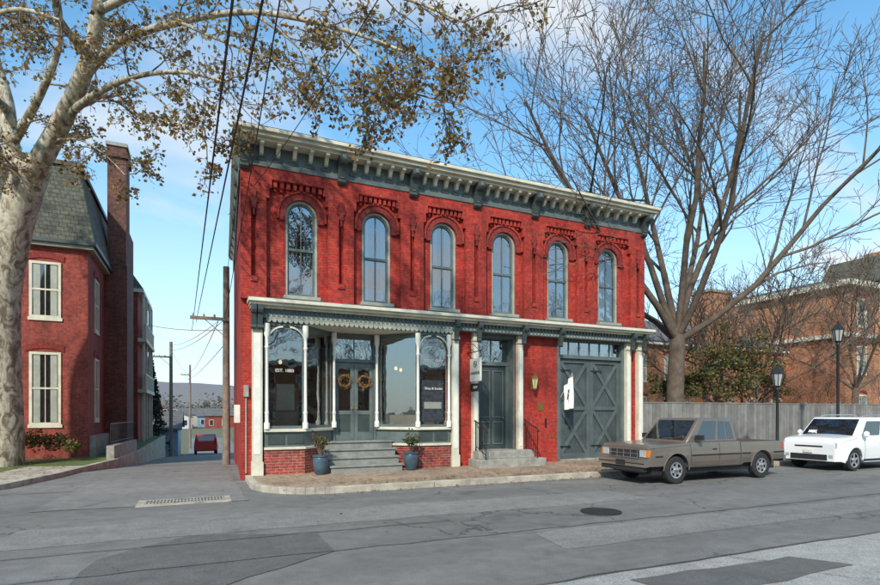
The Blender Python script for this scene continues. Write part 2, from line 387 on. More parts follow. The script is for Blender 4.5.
# ------------------------------------------------------------------ main building
BLD=empty('brick_store_building')
W=13.7; DEP=11.5; SK=.45/11.5
def archpts(cx,hw,z0,spring,n=16,rise=None):
    rise=hw if rise is None else rise
    p=[(cx-hw,z0)]
    for k in range(n+1):
        a=math.pi-k*math.pi/n; p.append((cx+hw*math.cos(a),spring+rise*math.sin(a)))
    p.append((cx+hw,z0)); return p
WC=[1.55+2.12*i for i in range(6)]
SILL,SPR,HW=4.93,7.12,.43
ZU0,ZU1=4.3,8.3
def bayw(b,xa,xb,cx,mat):
    b.box(xa,cx-HW,0,.35,ZU0,ZU1,mat); b.box(cx+HW,xb,0,.35,ZU0,ZU1,mat); b.box(cx-HW,cx+HW,0,.35,ZU0,SILL,mat)
    n=16
    for k in range(n):
        a0=math.pi-k*math.pi/n;a1=math.pi-(k+1)*math.pi/n
        p0=(cx+HW*math.cos(a0),SPR+HW*math.sin(a0));p1=(cx+HW*math.cos(a1),SPR+HW*math.sin(a1))
        b.prism([p0,p1,(p1[0],ZU1),(p0[0],ZU1)],'y',0,.35,mat)
b=MB()
xe=[0]+[(WC[i]+WC[i+1])/2 for i in range(5)]+[W]
for i in range(6): bayw(b,xe[i],xe[i+1],WC[i],M_BRICK)
for x0,x1 in [(0,.55),(5.95,6.95),(8.35,9.98),(12.88,W)]: b.box(x0,x1,0,.35,0,ZU0,M_BRICK)
b.prism([(.35*SK,.35),(.35,.35),(.35+DEP*SK,DEP),(DEP*SK,DEP)],'z',-1.8,ZU1,M_BRICK)
b.box(W-.35,W,.35,DEP,0,ZU1,M_BRICK); b.box(.9,W-.35,DEP-.3,DEP,-1.8,ZU1,M_BRICK)
b.done('walls',BLD)
b=MB(); PJ=-.15
ztop=7.98
b.box(-.02,W+.02,PJ,0,ztop,8.24,M_BRICK)
for j,x in enumerate(xe):
    if j==0: xa,xb=-.02,.62
    elif j==6: xa,xb=W-.62,W+.02
    else: xa,xb=x-.36,x+.36
    c=(xa+xb)/2; s=.065
    b.box(xa,c-s,PJ,0,4.76,ztop,M_BRICK); b.box(c+s,xb,PJ,0,4.76,ztop,M_BRICK)
    b.box(c-s,c+s,PJ,0,7.55,ztop,M_BRICK); b.box(c-s,c+s,PJ,0,4.76,5.35,M_BRICK)
    b.box(c-.10,c+.10,PJ-.05,PJ,7.28,7.42,M_BRICKD); b.box(c-.06,c+.06,PJ-.05,PJ,7.42,7.62,M_BRICKD); b.box(c-.06,c+.06,PJ-.05,PJ,7.12,7.28,M_BRICKD)
    b.box(c-.03,c+.03,PJ-.04,PJ,6.95,7.12,M_BRICKD)
    b.box(c-.09,c+.09,PJ-.035,PJ,5.22,5.35,M_BRICK)
for i,cx in enumerate(WC):
    xa=(xe[i]+.36) if i else .62; xb=(xe[i+1]-.36) if i<5 else W-.62
    b.box(xa,xa+.14,PJ,0,7.72,ztop,M_BRICK); b.box(xb-.14,xb,PJ,0,7.72,ztop,M_BRICK)
    b.box(xa,xa+.07,PJ,0,7.45,7.72,M_BRICK); b.box(xb-.07,xb,PJ,0,7.45,7.72,M_BRICK)
    n=8; w=(xb-xa-.28)/n
    b.box(xa+.14,xb-.14,PJ-.045,0,7.93,7.977,M_BRICK)
    for k in range(n):
        x=xa+.14+k*w+w*.22
        b.box(x,x+w*.56,PJ+.005,0,7.76,7.93,M_BRICK)
        b.box(x+.01,x+w*.56-.01,-.08,0,7.68,7.76,M_BRICK)
    b.ring(archpts(cx,HW+.17,6.95,SPR),archpts(cx,HW+.003,6.95,SPR),-.07,0,M_BRICKD)
    b.ring(archpts(cx,HW+.235,6.98,SPR),archpts(cx,HW+.172,6.98,SPR),-.105,0,M_BRICK)
b.done('brick_pilasters_and_corbels',BLD)
b=MB(); gl=MB(); cu=MB()
for i,cx in enumerate(WC):
    b.ring(archpts(cx,HW-.002,SILL,SPR),archpts(cx,HW-.065,SILL,SPR),.02,.2,M_GREENL)
    b.ring(archpts(cx,HW-.067,SILL+.02,SPR),archpts(cx,HW-.11,SILL+.02,SPR),.07,.16,M_GREEN)
    b.box(cx-HW+.08,cx+HW-.08,.065,.165,SILL+.0,SILL+.09,M_GREEN)
    b.box(cx-HW+.1,cx+HW-.1,.06,.15,6.18,6.25,M_GREEN)
    b.box(cx-.015,cx+.015,.08,.14,SILL+.08,SPR+HW-.1,M_GREEN)
    b.box(cx-HW-.06,cx+HW+.06,-.17,.02,SILL-.1,SILL-.003,M_GREENL)
    gl.prism(archpts(cx,HW-.08,SILL+.03,SPR),'y',.112,.116,M_GLASS)
    for sd in (-1,1):
        wd=(.30,.20,.26,.18,.24,.22)[i]
        n=14; secs=[]
        for k in range(n+1):
            x=cx+sd*(HW-.05-wd*k/n); y=.21+.02*math.sin(k*2.1+i)
            secs.append((x,y))
        for k in range(n):
            a,c=secs[k],secs[k+1]
            cu.add([(a[0],a[1],SILL+.05),(c[0],c[1],SILL+.05),(c[0],c[1],SPR+.3),(a[0],a[1],SPR+.3)],[(0,1,2,3)],M_CURT)
b.done('upper_window_frames',BLD,bevel=.006); gl.done('upper_window_glass',BLD); cu.done('curtains',BLD,smooth=80)
b=MB()
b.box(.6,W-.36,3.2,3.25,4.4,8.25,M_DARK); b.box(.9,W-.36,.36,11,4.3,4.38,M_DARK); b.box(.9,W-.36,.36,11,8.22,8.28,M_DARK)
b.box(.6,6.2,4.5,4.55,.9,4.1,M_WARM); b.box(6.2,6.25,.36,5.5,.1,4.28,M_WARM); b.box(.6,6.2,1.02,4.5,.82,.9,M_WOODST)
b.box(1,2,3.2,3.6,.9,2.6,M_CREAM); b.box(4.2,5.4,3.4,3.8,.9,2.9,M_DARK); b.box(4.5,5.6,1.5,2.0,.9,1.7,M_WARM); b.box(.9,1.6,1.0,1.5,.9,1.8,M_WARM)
b.box(1.0,1.5,.9,.95,1.85,2.6,M_CREAM); b.box(2.6,3.9,4.0,4.3,.9,2.0,M_WOODP)
for zz in (1.7,2.3,2.9): b.box(2.1,2.9,3.9,4.2,zz,zz+.05,M_WOODP); b.box(2.2,2.5,3.95,4.15,zz+.05,zz+.3,M_WHITE); b.box(2.6,2.8,3.95,4.15,zz+.05,zz+.22,M_BLUES)
b.done('interior',BLD)
b=MB(); M_BULB=emis('warm_bulb',(1,.72,.38),1.4)
for x,y,z in [(1.2,1.6,3.3),(4.9,1.8,3.25),(3.2,3.0,3.4),(5.5,3.0,3.3)]:
    b.lathe([(.001,.05),(.04,.03),(.055,-.03),(.035,-.07),(.001,-.08)],(x,y,z),10,M_BULB)
    b.tube([(x,y,z+.06),(x,y,4.1)],.008,4,M_BLACK)
b.done('pendant_lamps',BLD,smooth=60)
b=MB()
def slab(b,xl,xr,yf,yb,z0,z1,mat):
    b.prism([(xl,yf),(xr,yf),(xr,yb),(xl+yb*SK,yb)],'z',z0,z1,mat)
b.box(-.06,W+.06,-.18,-.0,8.24,8.36,M_GREEN)
b.box(-.04,W+.04,-.12,.3,8.36,8.80,M_GREEN); b.prism([(-.04,.3),(.0,.3),(DEP*SK,DEP),(DEP*SK-.04,DEP)],'z',8.24,8.80,M_GREEN)
slab(b,-.16,W+.2,-.46,DEP+.2,8.80,8.87,M_CREAM)
slab(b,-.20,W+.26,-.58,DEP+.22,8.87,8.96,M_CREAM)
slab(b,-.24,W+.31,-.66,DEP+.24,8.96,9.06,M_CREAM)
slab(b,-.22,W+.29,-.63,DEP+.22,9.06,9.09,M_ROOF)
b.done('roof_cornice',BLD,bevel=.012)
def bracket(b,x,w,y,zt,h,d,mat):
    p=[(y,zt),(y-d,zt),(y-d,zt-.22*h),(y-d*.86,zt-.32*h),(y-d*.62,zt-.36*h),(y-d*.52,zt-.5*h),(y-d*.42,zt-.7*h),(y-d*.34,zt-.82*h),(y-d*.38,zt-.92*h),(y-d*.2,zt-h),(y,zt-h)]
    b.prism(p,'x',x-w/2,x+w/2,mat)
b=MB()
bx=[.06]+xe[1:6]+[W-.06]
for x in bx:
    bracket(b,x,.22,-.12,8.80,.70,.42,M_GREEND)
    bracket(b,x,.11,-.12,8.80,.58,.46,M_GREEN)
for j in range(6):
    a,c=bx[j],bx[j+1]; n=5
    for k in range(1,n+1):
        x=a+(c-a)*k/(n+1); bracket(b,x,.10,-.12,8.80,.26,.34,M_CREAM)
        b.box(x-.13,x+.13,-.138,-.12,8.42,8.5,M_GREEND)
b.done('cornice_brackets',BLD,bevel=.008)
b=MB()
for y in [0.5+1.1*i for i in range(10)]:
    q=y*SK; b.prism([(-.04+q,8.8),(-.15+q,8.8),(-.15+q,8.7),(-.08+q,8.5),(-.04+q,8.4)],'y',y,y+.14,M_GREEN)
b.done('side_brackets',BLD)
b=MB()
x0,x1=.18,W+.05
b.box(x0+.06,x1-.03,-.30,0,4.26,4.5,M_GREEN)
b.box(x0+.03,x1,-.36,0,4.5,4.56,M_CREAM); b.box(x0,x1+.04,-.5,0,4.56,4.63,M_CREAM); b.box(x0-.04,x1+.08,-.58,0,4.63,4.72,M_CREAM)
b.prism([(0,4.72),(-.56,4.72),(0,4.86)],'x',x0-.03,x1+.07,M_GREYR)
b.done('storefront_cornice',BLD,bevel=.01)
b=MB(); x=x0+.12
while x<x1-.1:
    b.box(x,x+.065,-.345,-.30,4.40,4.5,M_GREEND); 
    b.box(x+.01,x+.055,-.315,-.30,4.29,4.34,M_GREENL); x+=.13
x=.6
while x<5.85:
    b.prism([(x,4.26),(x+.13,4.26),(x+.13,4.21),(x+.10,4.165),(x+.065,4.15),(x+.03,4.165),(x,4.21)],'y',-.30,-.275,M_GREENL)
    x+=.138
b.box(.55,5.95,-.308,-.27,4.262,4.285,M_GREENL)
b.done('dentils_and_valance',BLD)
b=MB()
for x in (.28,.44,6.08,6.85,8.47,9.9,12.98,13.52):
    bracket(b,x,.13,-.30,4.56,.62,.22,M_GREEND)
b.done('storefront_brackets',BLD,bevel=.006)
b=MB()
def pil(xa,xb,zt=4.0):
    b.box(xa,xb,-.30 if xb<6.4 else -.2,0,.14,.5,M_CREAM); y=-.26 if xb<6.4 else -.16
    b.box(xa+.02,xb-.02,y,0,.5,zt,M_CREAM); b.box(xa,xb,y-.04,0,zt,zt+.08,M_CREAM); b.box(xa+.015,xb-.015,y,0,zt+.08,4.26,M_CREAM)
    b.box(xa+.06,xb-.06,y-.012,y,.7,zt-.15,M_WHITE)
for a,c in [(.24,.53),(5.96,6.22),(6.73,6.95),(8.36,8.58),(12.86,13.1),(13.4,13.66)]: pil(a,c)
b.done('pilasters',BLD,bevel=.01)
def mir(p): return [(6.5-x,y) for x,y in p]
foot=[(.55,-.2),(1.6,-.2),(2.58,.78),(2.58,1.0),(.55,1.0)]
def grown(e): return [(.55,-.2-e),(1.6+e*.41,-.2-e),(2.58+e*.4,.78-e),(2.58+e*.4,1.0),(.55,1.0)]
b=MB()
for mm in (lambda p:p,mir):
    b.prism(mm(foot),'z',0,.80,M_BRICKB); b.prism(mm(grown(.05)),'z',.80,.87,M_CREAM)
    b.prism(mm(grown(-.03)),'z',.87,1.27,M_GREEN); b.prism(mm(grown(.06)),'z',1.27,1.35,M_CREAM)
    b.prism(mm(grown(.02)),'z',4.08,4.26,M_GREEN)
b.box(1.6,4.9,-.2,1.0,4.14,4.258,M_CREAM)
for xa,xb in ((.65,1.08),(1.14,1.57),(4.93,5.36),(5.42,5.85)): b.box(xa,xb,-.195,-.17,.94,1.20,M_GREEND)
b.done('shopfront_bulkhead',BLD,bevel=.008)
b=MB(); gl=MB()
def bar(p,q,z0,z1,t,mat):
    p=Vector(p);q=Vector(q);d=(q-p).normalized();n=Vector((-d.y,d.x))*t/2
    b.prism([(p-n)[:],(q-n)[:],(q+n)[:],(p+n)[:]],'z',z0,z1,mat)
for f in (lambda x:x,lambda x:6.5-x):
    A=(f(.55),-.15);B=(f(1.6),-.15);C=(f(2.55),.8);D=(f(2.55),.98)
    for p,q in ((A,B),(B,C)):
        bar(p,q,1.35,1.43,.05,M_GREEN); bar(p,q,4.0,4.08,.05,M_GREEN)
        P0=Vector(p);Q0=Vector(q)
        for t in (.03,.97):
            c=P0.lerp(Q0,t); d=(Q0-P0).normalized()*.03; bar((c-d)[:],(c+d)[:],1.43,4.0,.05,M_GREEN)
        gl.add([(p[0],p[1],1.4),(q[0],q[1],1.4),(q[0],q[1],4.04),(p[0],p[1],4.04)],[(0,1,2,3)],M_SHOPG)
    for c in ((f(.62),-.235),(f(1.62),-.215),(f(2.6),.68)):
        b.lathe([(.075,1.35),(.075,1.5),(.045,1.55),(.05,1.75),(.06,1.78),(.04,1.82),(.038,3.45),(.06,3.5),(.04,3.55),(.045,3.75),(.08,3.85),(.08,4.12)],(c[0],c[1],0),12,M_WHITE)
    for (cx,sd) in ((f(.62),1),(f(1.62),-1)):
        s=sd if f(1)==1 else -sd
        arc=[(cx+s*(.05+.36*(1-math.cos(a))),3.72+.36*math.sin(a)) for a in [k*math.pi/2/8 for k in range(9)]]
        b.ring([(p[0],p[1]) for p in arc],[(p[0],p[1]-.045) for p in arc],-.245,-.215,M_CREAM)
b.done('shopfront_frames_and_columns',BLD,smooth=35); gl.done('shopfront_glass',BLD,recalc=False)
b=MB(); b.box(5.05,5.75,-.10,-.09,2.95,3.75,M_PLAST); b.box(5.05,5.75,-.10,-.09,1.5,2.75,simple('poster_print',(.10,.12,.15),.5,.8,9,bmp=0)); b.box(5.12,5.68,-.108,-.101,1.9,2.1,M_WHITE); b.done('window_posters',BLD)
text('open daily',.15,(5.4,-.17,3.35),(R(90),0,0),M_WHITE,'window_lettering',BLD,.001)
text('Shop & Studio',.10,(5.4,-.17,2.5),(R(90),0,0),M_WHITE,'window_lettering',BLD,.001)
text('EST. 1880',.12,(1.08,-.17,2.9),(R(90),0,0),M_WHITE,'window_lettering',BLD,.001)
b=MB(); gl=MB()
yd=.86
b.box(2.58,2.66,yd-.06,yd+.1,.95,4.14,M_GREEN); b.box(3.84,3.92,yd-.06,yd+.1,.95,4.14,M_GREEN); b.box(2.66,3.84,yd-.05,yd+.1,3.28,3.38,M_GREEN)
b.box(2.66,3.84,yd-.05,yd+.1,3.98,4.14,M_GREEN); b.box(3.235,3.265,yd,yd+.06,3.38,3.98,M_GREEN)
for xa,xb in ((2.665,3.245),(3.255,3.835)):
    b.box(xa,xa+.11,yd,yd+.06,.96,3.27,M_GREEN); b.box(xb-.11,xb,yd,yd+.06,.96,3.27,M_GREEN)
    b.box(xa+.11,xb-.11,yd,yd+.06,.96,1.2,M_GREEN); b.box(xa+.11,xb-.11,yd,yd+.06,1.72,1.84,M_GREEN); b.box(xa+.11,xb-.11,yd,yd+.06,3.12,3.27,M_GREEN)
    b.box(xa+.11,xb-.11,yd+.02,yd+.05,1.2,1.72,M_GREEND)
    gl.box(xa+.11,xb-.11,yd+.028,yd+.034,1.84,3.12,M_SHOPG)
    b.lathe([(.001,-.05),(.03,-.045),(.03,-.02),(.012,0)],(3.25+(-.07 if xa<3 else .07),yd,1.9),10,M_BRASS,'y')
gl.box(2.66,3.84,yd+.028,yd+.034,3.38,3.98,M_SHOPG)
b.done('double_doors',BLD,bevel=.006); gl.done('double_door_glass',BLD)
b=MB()
for cx in (2.95,3.55):
    for k in range(150):
        a=random.uniform(0,6.283); r=.17+random.gauss(0,.035); c=Vector((cx+r*math.cos(a),yd-.06+random.uniform(-.04,.02),2.72+r*math.sin(a)))
        t=Vector((random.gauss(0,1),random.gauss(0,.5),random.gauss(0,1))).normalized()*.06; s=Vector((random.gauss(0,1),random.gauss(0,1),random.gauss(0,1))).normalized()*.02
        b.add([c-s,c+t*.5+s,c+t,c+t*.4-s],[(0,1,2,3)],random.choice([M_WREATH,M_WREATH,LF_BR[3],LF_BR[0]]))
    b.tube([(cx+.17*math.cos(k*.5236),yd-.03,2.72+.17*math.sin(k*.5236)) for k in range(13)],.03,6,M_WREATH)
b.done('door_wreaths',BLD,recalc=False)
b=MB()
for k in range(4):
    y=-.62+.3*k; z=.135+.205*(k+1)
    b.box(2.2,4.3,y,1.0 if k==3 else y+.34,z-.045,z,M_WOODST)
    b.box(2.24,4.26,y+.04,y+.33,.1,z-.047,M_WOODST)
b.done('shop_steps',BLD,bevel=.008)
b=MB(); gl=MB(); ye=.34
b.box(6.95,7.02,0.01,.42,.14,4.3,M_GREEN); b.box(8.28,8.35,.01,.42,.14,4.3,M_GREEN); b.box(7.02,8.28,.02,.42,4.16,4.3,M_GREEN)
b.box(7.02,8.28,ye-.06,ye+.08,3.3,3.42,M_GREEN); b.box(6.95,8.35,-.2,.42,.1,.60,M_STONE)
b.box(7.02,7.12,ye-.04,ye+.06,.6,3.3,M_GREEN); b.box(8.18,8.28,ye-.04,ye+.06,.6,3.3,M_GREEN)
b.box(7.12,8.18,ye+.01,ye+.06,.6,3.3,M_GREEND)
for xa,xb in ((7.2,7.6),(7.7,8.1)):
    for za,zb in ((.75,1.5),(1.62,3.15)):
        b.ring([(xa,za),(xb,za),(xb,zb),(xa,zb)],[(xa+.04,za+.04),(xb-.04,za+.04),(xb-.04,zb-.04),(xa+.04,zb-.04)],ye-.012,ye+.01,M_GREEN,True)
b.box(7.635,7.665,ye+.0,ye+.05,3.42,4.16,M_GREEN)
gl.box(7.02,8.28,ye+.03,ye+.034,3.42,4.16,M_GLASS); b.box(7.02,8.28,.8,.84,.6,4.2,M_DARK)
b.lathe([(.001,-.06),(.03,-.05),(.03,-.03),(.012,0)],(8.08,ye-.0,1.6),10,M_BRASS,'y')
b.done('entry_door',BLD,bevel=.006); gl.done('entry_transom_glass',BLD)
b=MB(); b.box(6.55,8.9,-.95,-.205,.10,.37,M_STONE); b.box(6.7,8.7,-.6,-.202,.37,.60,M_STONE); b.done('entry_steps',BLD,bevel=.015)
b=MB()
for x in (6.78,8.6):
    b.tube([(x,-.9,.36),(x,-.9,1.25)],.018,6,M_BLACK); b.tube([(x,-.24,.6),(x,-.24,1.5)],.018,6,M_BLACK)
    b.tube([(x,-1.0,1.18),(x,-.9,1.27),(x,-.24,1.52),(x,-.05,1.55)],.02,6,M_BLACK)
    b.tube([(x,-.9,.5),(x,-.24,.75)],.012,5,M_BLACK)
    for k in range(1,6):
        y=-.9+.66*k/6; b.tube([(x,y,.5+.25*k/6),(x,y,1.26+.25*k/6)],.008,4,M_BLACK)
b.done('iron_handrails',BLD)
b=MB(); gl=MB(); xa,xb=9.98,12.88; yb=.12
b.box(xa,xa+.12,-.03,.36,.1,4.3,M_GREEN); b.box(xb-.12,xb,-.03,.36,.1,4.3,M_GREEN); b.box(xa+.12,xb-.12,-.02,.36,3.62,3.74,M_GREEN); b.box(xa+.12,xb-.12,-.01,.36,4.2,4.3,M_GREEN)
n=6; 
for k in range(1,n):
    x=xa+.12+(xb-xa-.24)*k/n; b.box(x-.015,x+.015,.08,.14,3.74,4.2,M_GREEN)
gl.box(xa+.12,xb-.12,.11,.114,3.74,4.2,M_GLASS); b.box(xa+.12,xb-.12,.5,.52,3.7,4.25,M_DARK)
b.box(xa+.12,xb-.12,.0,.36,.1,.2,M_STONE)
mid=(xa+xb)/2
for a,c in ((xa+.125,mid-.008),(mid+.008,xb-.125)):
    nb=9; wv=(c-a)/nb
    for k in range(nb): b.box(a+k*wv+.004,a+(k+1)*wv-.004,yb,yb+.05,.2,3.61,M_DOORP)
    f=.13; y0=yb-.05
    b.box(a,a+f,y0,yb-.001,.2,3.61,M_DOORG); b.box(c-f,c,y0,yb-.001,.2,3.61,M_DOORG)
    for z in (.2,1.86,3.48): b.box(a+f,c-f,y0,yb-.001,z,z+.13+(.05 if z<.5 else 0),M_DOORG)
    for z0,z1 in ((.38,1.86),(1.99,3.48)):
        A=Vector((a+f,z0));B=Vector((c-f,z1))
        for q,(P1,P2) in enumerate(((A,B),(Vector((a+f,z1)),Vector((c-f,z0))))):
            d=(P2-P1).normalized(); nn=Vector((-d.y,d.x))*.06
            yy=y0+.004+.004*q
            b.prism([(P1-nn)[:],(P2-nn)[:],(P2+nn)[:],(P1+nn)[:]],'y',yy,yb-.002-.001*q,M_DOORG)
    b.box(a+.02,a+.5,y0-.012,y0-.001,3.2,3.25,M_BLACK); b.box(a+.02,a+.5,y0-.012,y0-.001,.6,.65,M_BLACK)
b.done('barn_doors',BLD,bevel=.004); gl.done('barn_transom_glass',BLD)
b=MB(); lx=8.97; lz=2.75
b.box(lx-.05,lx+.05,-.03,0,lz-.2,lz+.15,M_BRASS)
b.tube([(lx,-.02,lz-.05),(lx,-.12,lz-.2),(lx,-.2,lz-.16)],.015,6,M_BRASS)
b.lathe([(.06,-.18),(.11,.12)],(lx,-.2,lz),6,simple('lantern_glass',(.65,.55,.32),.2,.15,10,bmp=0))
b.lathe([(.125,.12),(.12,.15),(.05,.25),(.02,.29),(.03,.31),(.001,.35)],(lx,-.2,lz),6,M_BRASS); b.lathe([(.001,-.26),(.07,-.21),(.07,-.18)],(lx,-.2,lz),6,M_BRASS)
for k in range(6):
    a=k*math.pi/3; b.tube([(lx+.06*math.cos(a),-.2+.06*math.sin(a),lz-.18),(lx+.11*math.cos(a),-.2+.11*math.sin(a),lz+.12)],.008,4,M_BRASS)
b.done('wall_lantern',BLD)
b=MB(); b.box(9.2,9.42,-.02,0,1.85,2.1,M_BRASS); b.box(9.5,9.56,-.03,0,1.3,1.6,M_BLACK); b.box(-.10,.06,1.1,1.4,1.5,2.0,M_WHITE)
b.tube([(.12,-.03,.2),(.12,-.03,2.2)],.02,6,M_GREENL); b.box(.06,.18,-.09,0,2.2,2.5,M_STONE)
b.done('wall_plaques_and_meter',BLD)
SG=empty('hanging_shop_sign'); b=MB(); sx=6.62
b.tube([(sx,0,3.62),(sx,-.95,3.62)],.014,6,M_BLACK); b.tube([(sx,0,3.9),(sx,-.4,3.86),(sx,-.8,3.62)],.01,5,M_BLACK)
b.tube([(sx,-.1+.12*math.cos(a),3.74+.1*math.sin(a)) for a in [k*.5 for k in range(13)]],.008,5,M_BLACK)
for y in (-.25,-.85): b.tube([(sx,y,3.62),(sx,y,3.42)],.006,4,M_BLACK)
b.done('iron_bracket',SG)
b=MB(); b.box(sx-.02,sx+.02,-.9,-.2,2.72,3.42,M_WHITE); b.box(sx-.018,sx+.018,-.88,-.22,2.42,2.66,M_PLAST); b.done('sign_boards',SG,bevel=.01)
text('eventide',.17,(sx-.024,-.55,2.98),(R(90),0,R(-90)),M_PLAST,'lettering',SG); text('SHOP',.11,(sx-.022,-.55,2.54),(R(90),0,R(-90)),M_WHITE,'lettering',SG)
b=MB(); b.tube([(sx-.024,-.55+.09*math.cos(a),3.24+.09*math.sin(a)) for a in [k*.4488 for k in range(15)]],.01,4,M_PLAST); b.tube([(sx-.026,-.6,3.2),(sx-.026,-.5,3.28)],.01,4,M_PLAST); b.done('emblem',SG)
FL=empty('shop_flag'); b=MB(); b.tube([(10.12,-.04,2.3),(10.05,-.75,3.05)],.014,6,M_WHITE); b.done('flag_staff',FL)
b=MB(); vs=[];fs=[]
for i in range(9):
    for j in range(9):
        u,v=i/8,j/8; y=-.74+.36*u; zt=3.02-.36*u*1.0
        vs.append((10.06+.07*math.sin(u*11+v*2)+.02*v,y+.06*v,zt-v*(1.1-.3*u)))
for i in range(8):
    for j in range(8): fs.append((i*9+j,i*9+j+1,(i+1)*9+j+1,(i+1)*9+j))
b.add(vs,fs,M_CURT)
for i in range(2,6):
    b.add([(p[0]-.008,p[1],p[2]) for p in (vs[i*9+3],vs[(i+1)*9+3],vs[(i+1)*9+5],vs[i*9+5])],[(0,1,2,3)],M_GREEND)
b.done('flag_cloth',FL,smooth=80,recalc=False)

# ------------------------------------------------------------------ foliage helpers
def leaf(b,c,s,mats):
    n=Vector((random.gauss(0,1),random.gauss(0,1),random.gauss(0,1)+.3)).normalized(); u=n.orthogonal().normalized()
    u=(Matrix.Rotation(random.uniform(0,6.28),3,n)@u); w=n.cross(u)
    b.add([c-u*s*.5,c-u*s*.1+w*s*.42+n*s*.08,c+u*s*.55,c-u*s*.1-w*s*.42+n*s*.08],[(0,1,2,3)],random.choice(mats))
def clump(b,c,rx,ry,rz,n,s,mats,shell=.5):
    c=Vector(c)
    for k in range(n):
        d=Vector((random.gauss(0,1),random.gauss(0,1),random.gauss(0,1))).normalized(); r=shell+(1-shell)*random.random()
        p=c+Vector((d.x*rx,d.y*ry,d.z*rz))*r; leaf(b,p,s*random.uniform(.6,1.3),mats)
def pot_plant(x,y,name,k):
    e=empty(name); b=MB(); z=.135
    b.lathe([(.12,0),(.15,.03),(.2,.25),(.21,.4),(.19,.46),(.22,.48),(.22,.52),(.18,.52),(.17,.47)],(x,y,z),16,M_POT); b.lathe([(.17,.46),(.001,.48)],(x,y,z),12,M_BARK); b.done('pot',e,smooth=50)
    b=MB()
    for q in range(26):
        a=random.uniform(0,6.28); r=random.uniform(.05,.28); p=[(x,y,z+.46),(x+.5*r*math.cos(a),y+.5*r*math.sin(a),z+.75),(x+r*math.cos(a),y+r*math.sin(a),z+.85+random.uniform(0,.3))]
        b.tube(p,[.008,.005,.003],3,M_BARK)
        for t in range(9):
            f=random.random(); c=Vector(p[1]).lerp(Vector(p[2]),f)+Vector((random.gauss(0,.03),random.gauss(0,.03),random.gauss(0,.03))); leaf(b,c,.07,LF_HEDGE if k else LF_GR)
    b.done('foliage',e,recalc=False)
pot_plant(1.95,-.55,'potted_plant',1); pot_plant(4.55,-.5,'potted_plant',0)

# ------------------------------------------------------------------ trees
def grow(b,p,d,L,r,lvl,mx,prm,ends,mat):
    n=6 if lvl<1 else (5 if lvl<2 else (3 if lvl<mx else 2))
    pts=[p.copy()]; rad=[r]; q=p.copy(); dd=d.copy()
    tip=max(prm['tip'],r*.3)
    for i in range(n):
        dd=(dd+Vector((random.gauss(0,1),random.gauss(0,1),random.gauss(0,1)))*prm['wob']+Vector((0,0,prm['up']))).normalized()
        q=q+dd*(L/n); pts.append(q.copy()); rad.append(r+(tip-r)*(i+1)/n)
    tm=prm.get('twig') if (prm.get('twig') and r<.035) else mat
    b.tube(pts,rad,[8,6,4,3,3,3,3][min(lvl,6)],tm,cap=False)
    if lvl>=mx: ends.append(pts); return
    nc=prm['nc'][lvl]
    for k in range(nc):
        f=prm['f0']+(1-prm['f0'])*(k+random.random()*.8)/nc; f=min(f,.99)
        i=min(int(f*n),n-1); t=f*n-i; c=pts[i].lerp(pts[i+1],t); rr=rad[i]+(rad[i+1]-rad[i])*t
        ax=(pts[i+1]-pts[i]).normalized(); pr=ax.orthogonal().normalized(); pr=Matrix.Rotation(k*2.4+random.uniform(-.5,.5),3,ax)@pr
        an=R(random.uniform(*prm['ang'])); nd=(ax*math.cos(an)+pr*math.sin(an)).normalized()
        grow(b,c,nd,L*prm['lr']*random.uniform(.75,1.15)*(1.1-.35*f),max(rr*prm['rr'],prm['tip']),lvl+1,mx,prm,ends,mat)
def catmull(pts,n=5):
    pts=[Vector(p) for p in pts]; o=[]
    for i in range(len(pts)-1):
        a=pts[max(i-1,0)];b_=pts[i];c=pts[i+1];d=pts[min(i+2,len(pts)-1)]
        for k in range(n):
            t=k/n; o.append(.5*((2*b_)+(c-a)*t+(2*a-5*b_+4*c-d)*t*t+(3*b_-a-3*c+d)*t**3))
    o.append(pts[-1]); return o
def bare_tree(name,base,h,seed,limbs,spread,mx,nc,tip=.009,r0=.42,split=5.6,ang=(22,46),up=.05):
    random.seed(seed); b=MB(); ends=[]
    base=Vector(base); e=empty(name)
    tp=[base+Vector((0,0,-.2)),base+Vector((.03,0,1)),base+Vector((-.05,0,split*.5)),base+Vector((.05,0,split*.85)),base+Vector((.1,0,split))]
    tp=catmull(tp,4); b.tube(tp,[r0*(1.35 if i==0 else 1.05-.3*i/len(tp)) for i in range(len(tp))],14,M_BARK)
    prm=dict(nc=nc,wob=.09,up=up,f0=.25,ang=ang,lr=.56,rr=.55,tip=tip)
    for k in range(limbs):
        a=k*2*math.pi/limbs+random.uniform(-.3,.3); an=R(spread[0]+(spread[1]-spread[0])*((k%3)/2)+random.uniform(-4,4))
        d=Vector((math.cos(a)*math.sin(an),math.sin(a)*math.sin(an),math.cos(an)))
        s=tp[-1-(k%3)*1]
        grow(b,s,d,h*random.uniform(.85,1.1),r0*.40,0,mx,prm,ends,M_BARK)
    o=b.done('branches',e,smooth=60,recalc=False); return e,o
t1=P(676,440,22.5); bare_tree('bare_shade_tree',(t1.x,t1.y,.0),10.6,14,9,(10,52),4,[8,6,5,3],tip=.0095,r0=.38,split=5.0,ang=(24,50))
t2=P(765,430,31); bare_tree('bare_tree',(t2.x,t2.y,0),6.2,5,6,(25,60),3,[7,6,5],tip=.013,r0=.2,split=3)
t3=P(855,430,36); _,tm3=bare_tree('bare_tree',(t3.x,t3.y,0),8.0,9,6,(20,55),3,[8,6,5],tip=.015,r0=.24,split=3.4)
t4=P(715,430,33); bare_tree('bare_tree',(t4.x,t4.y,0),5.5,19,6,(25,60),3,[7,6,5],tip=.013,r0=.18,split=2.4)
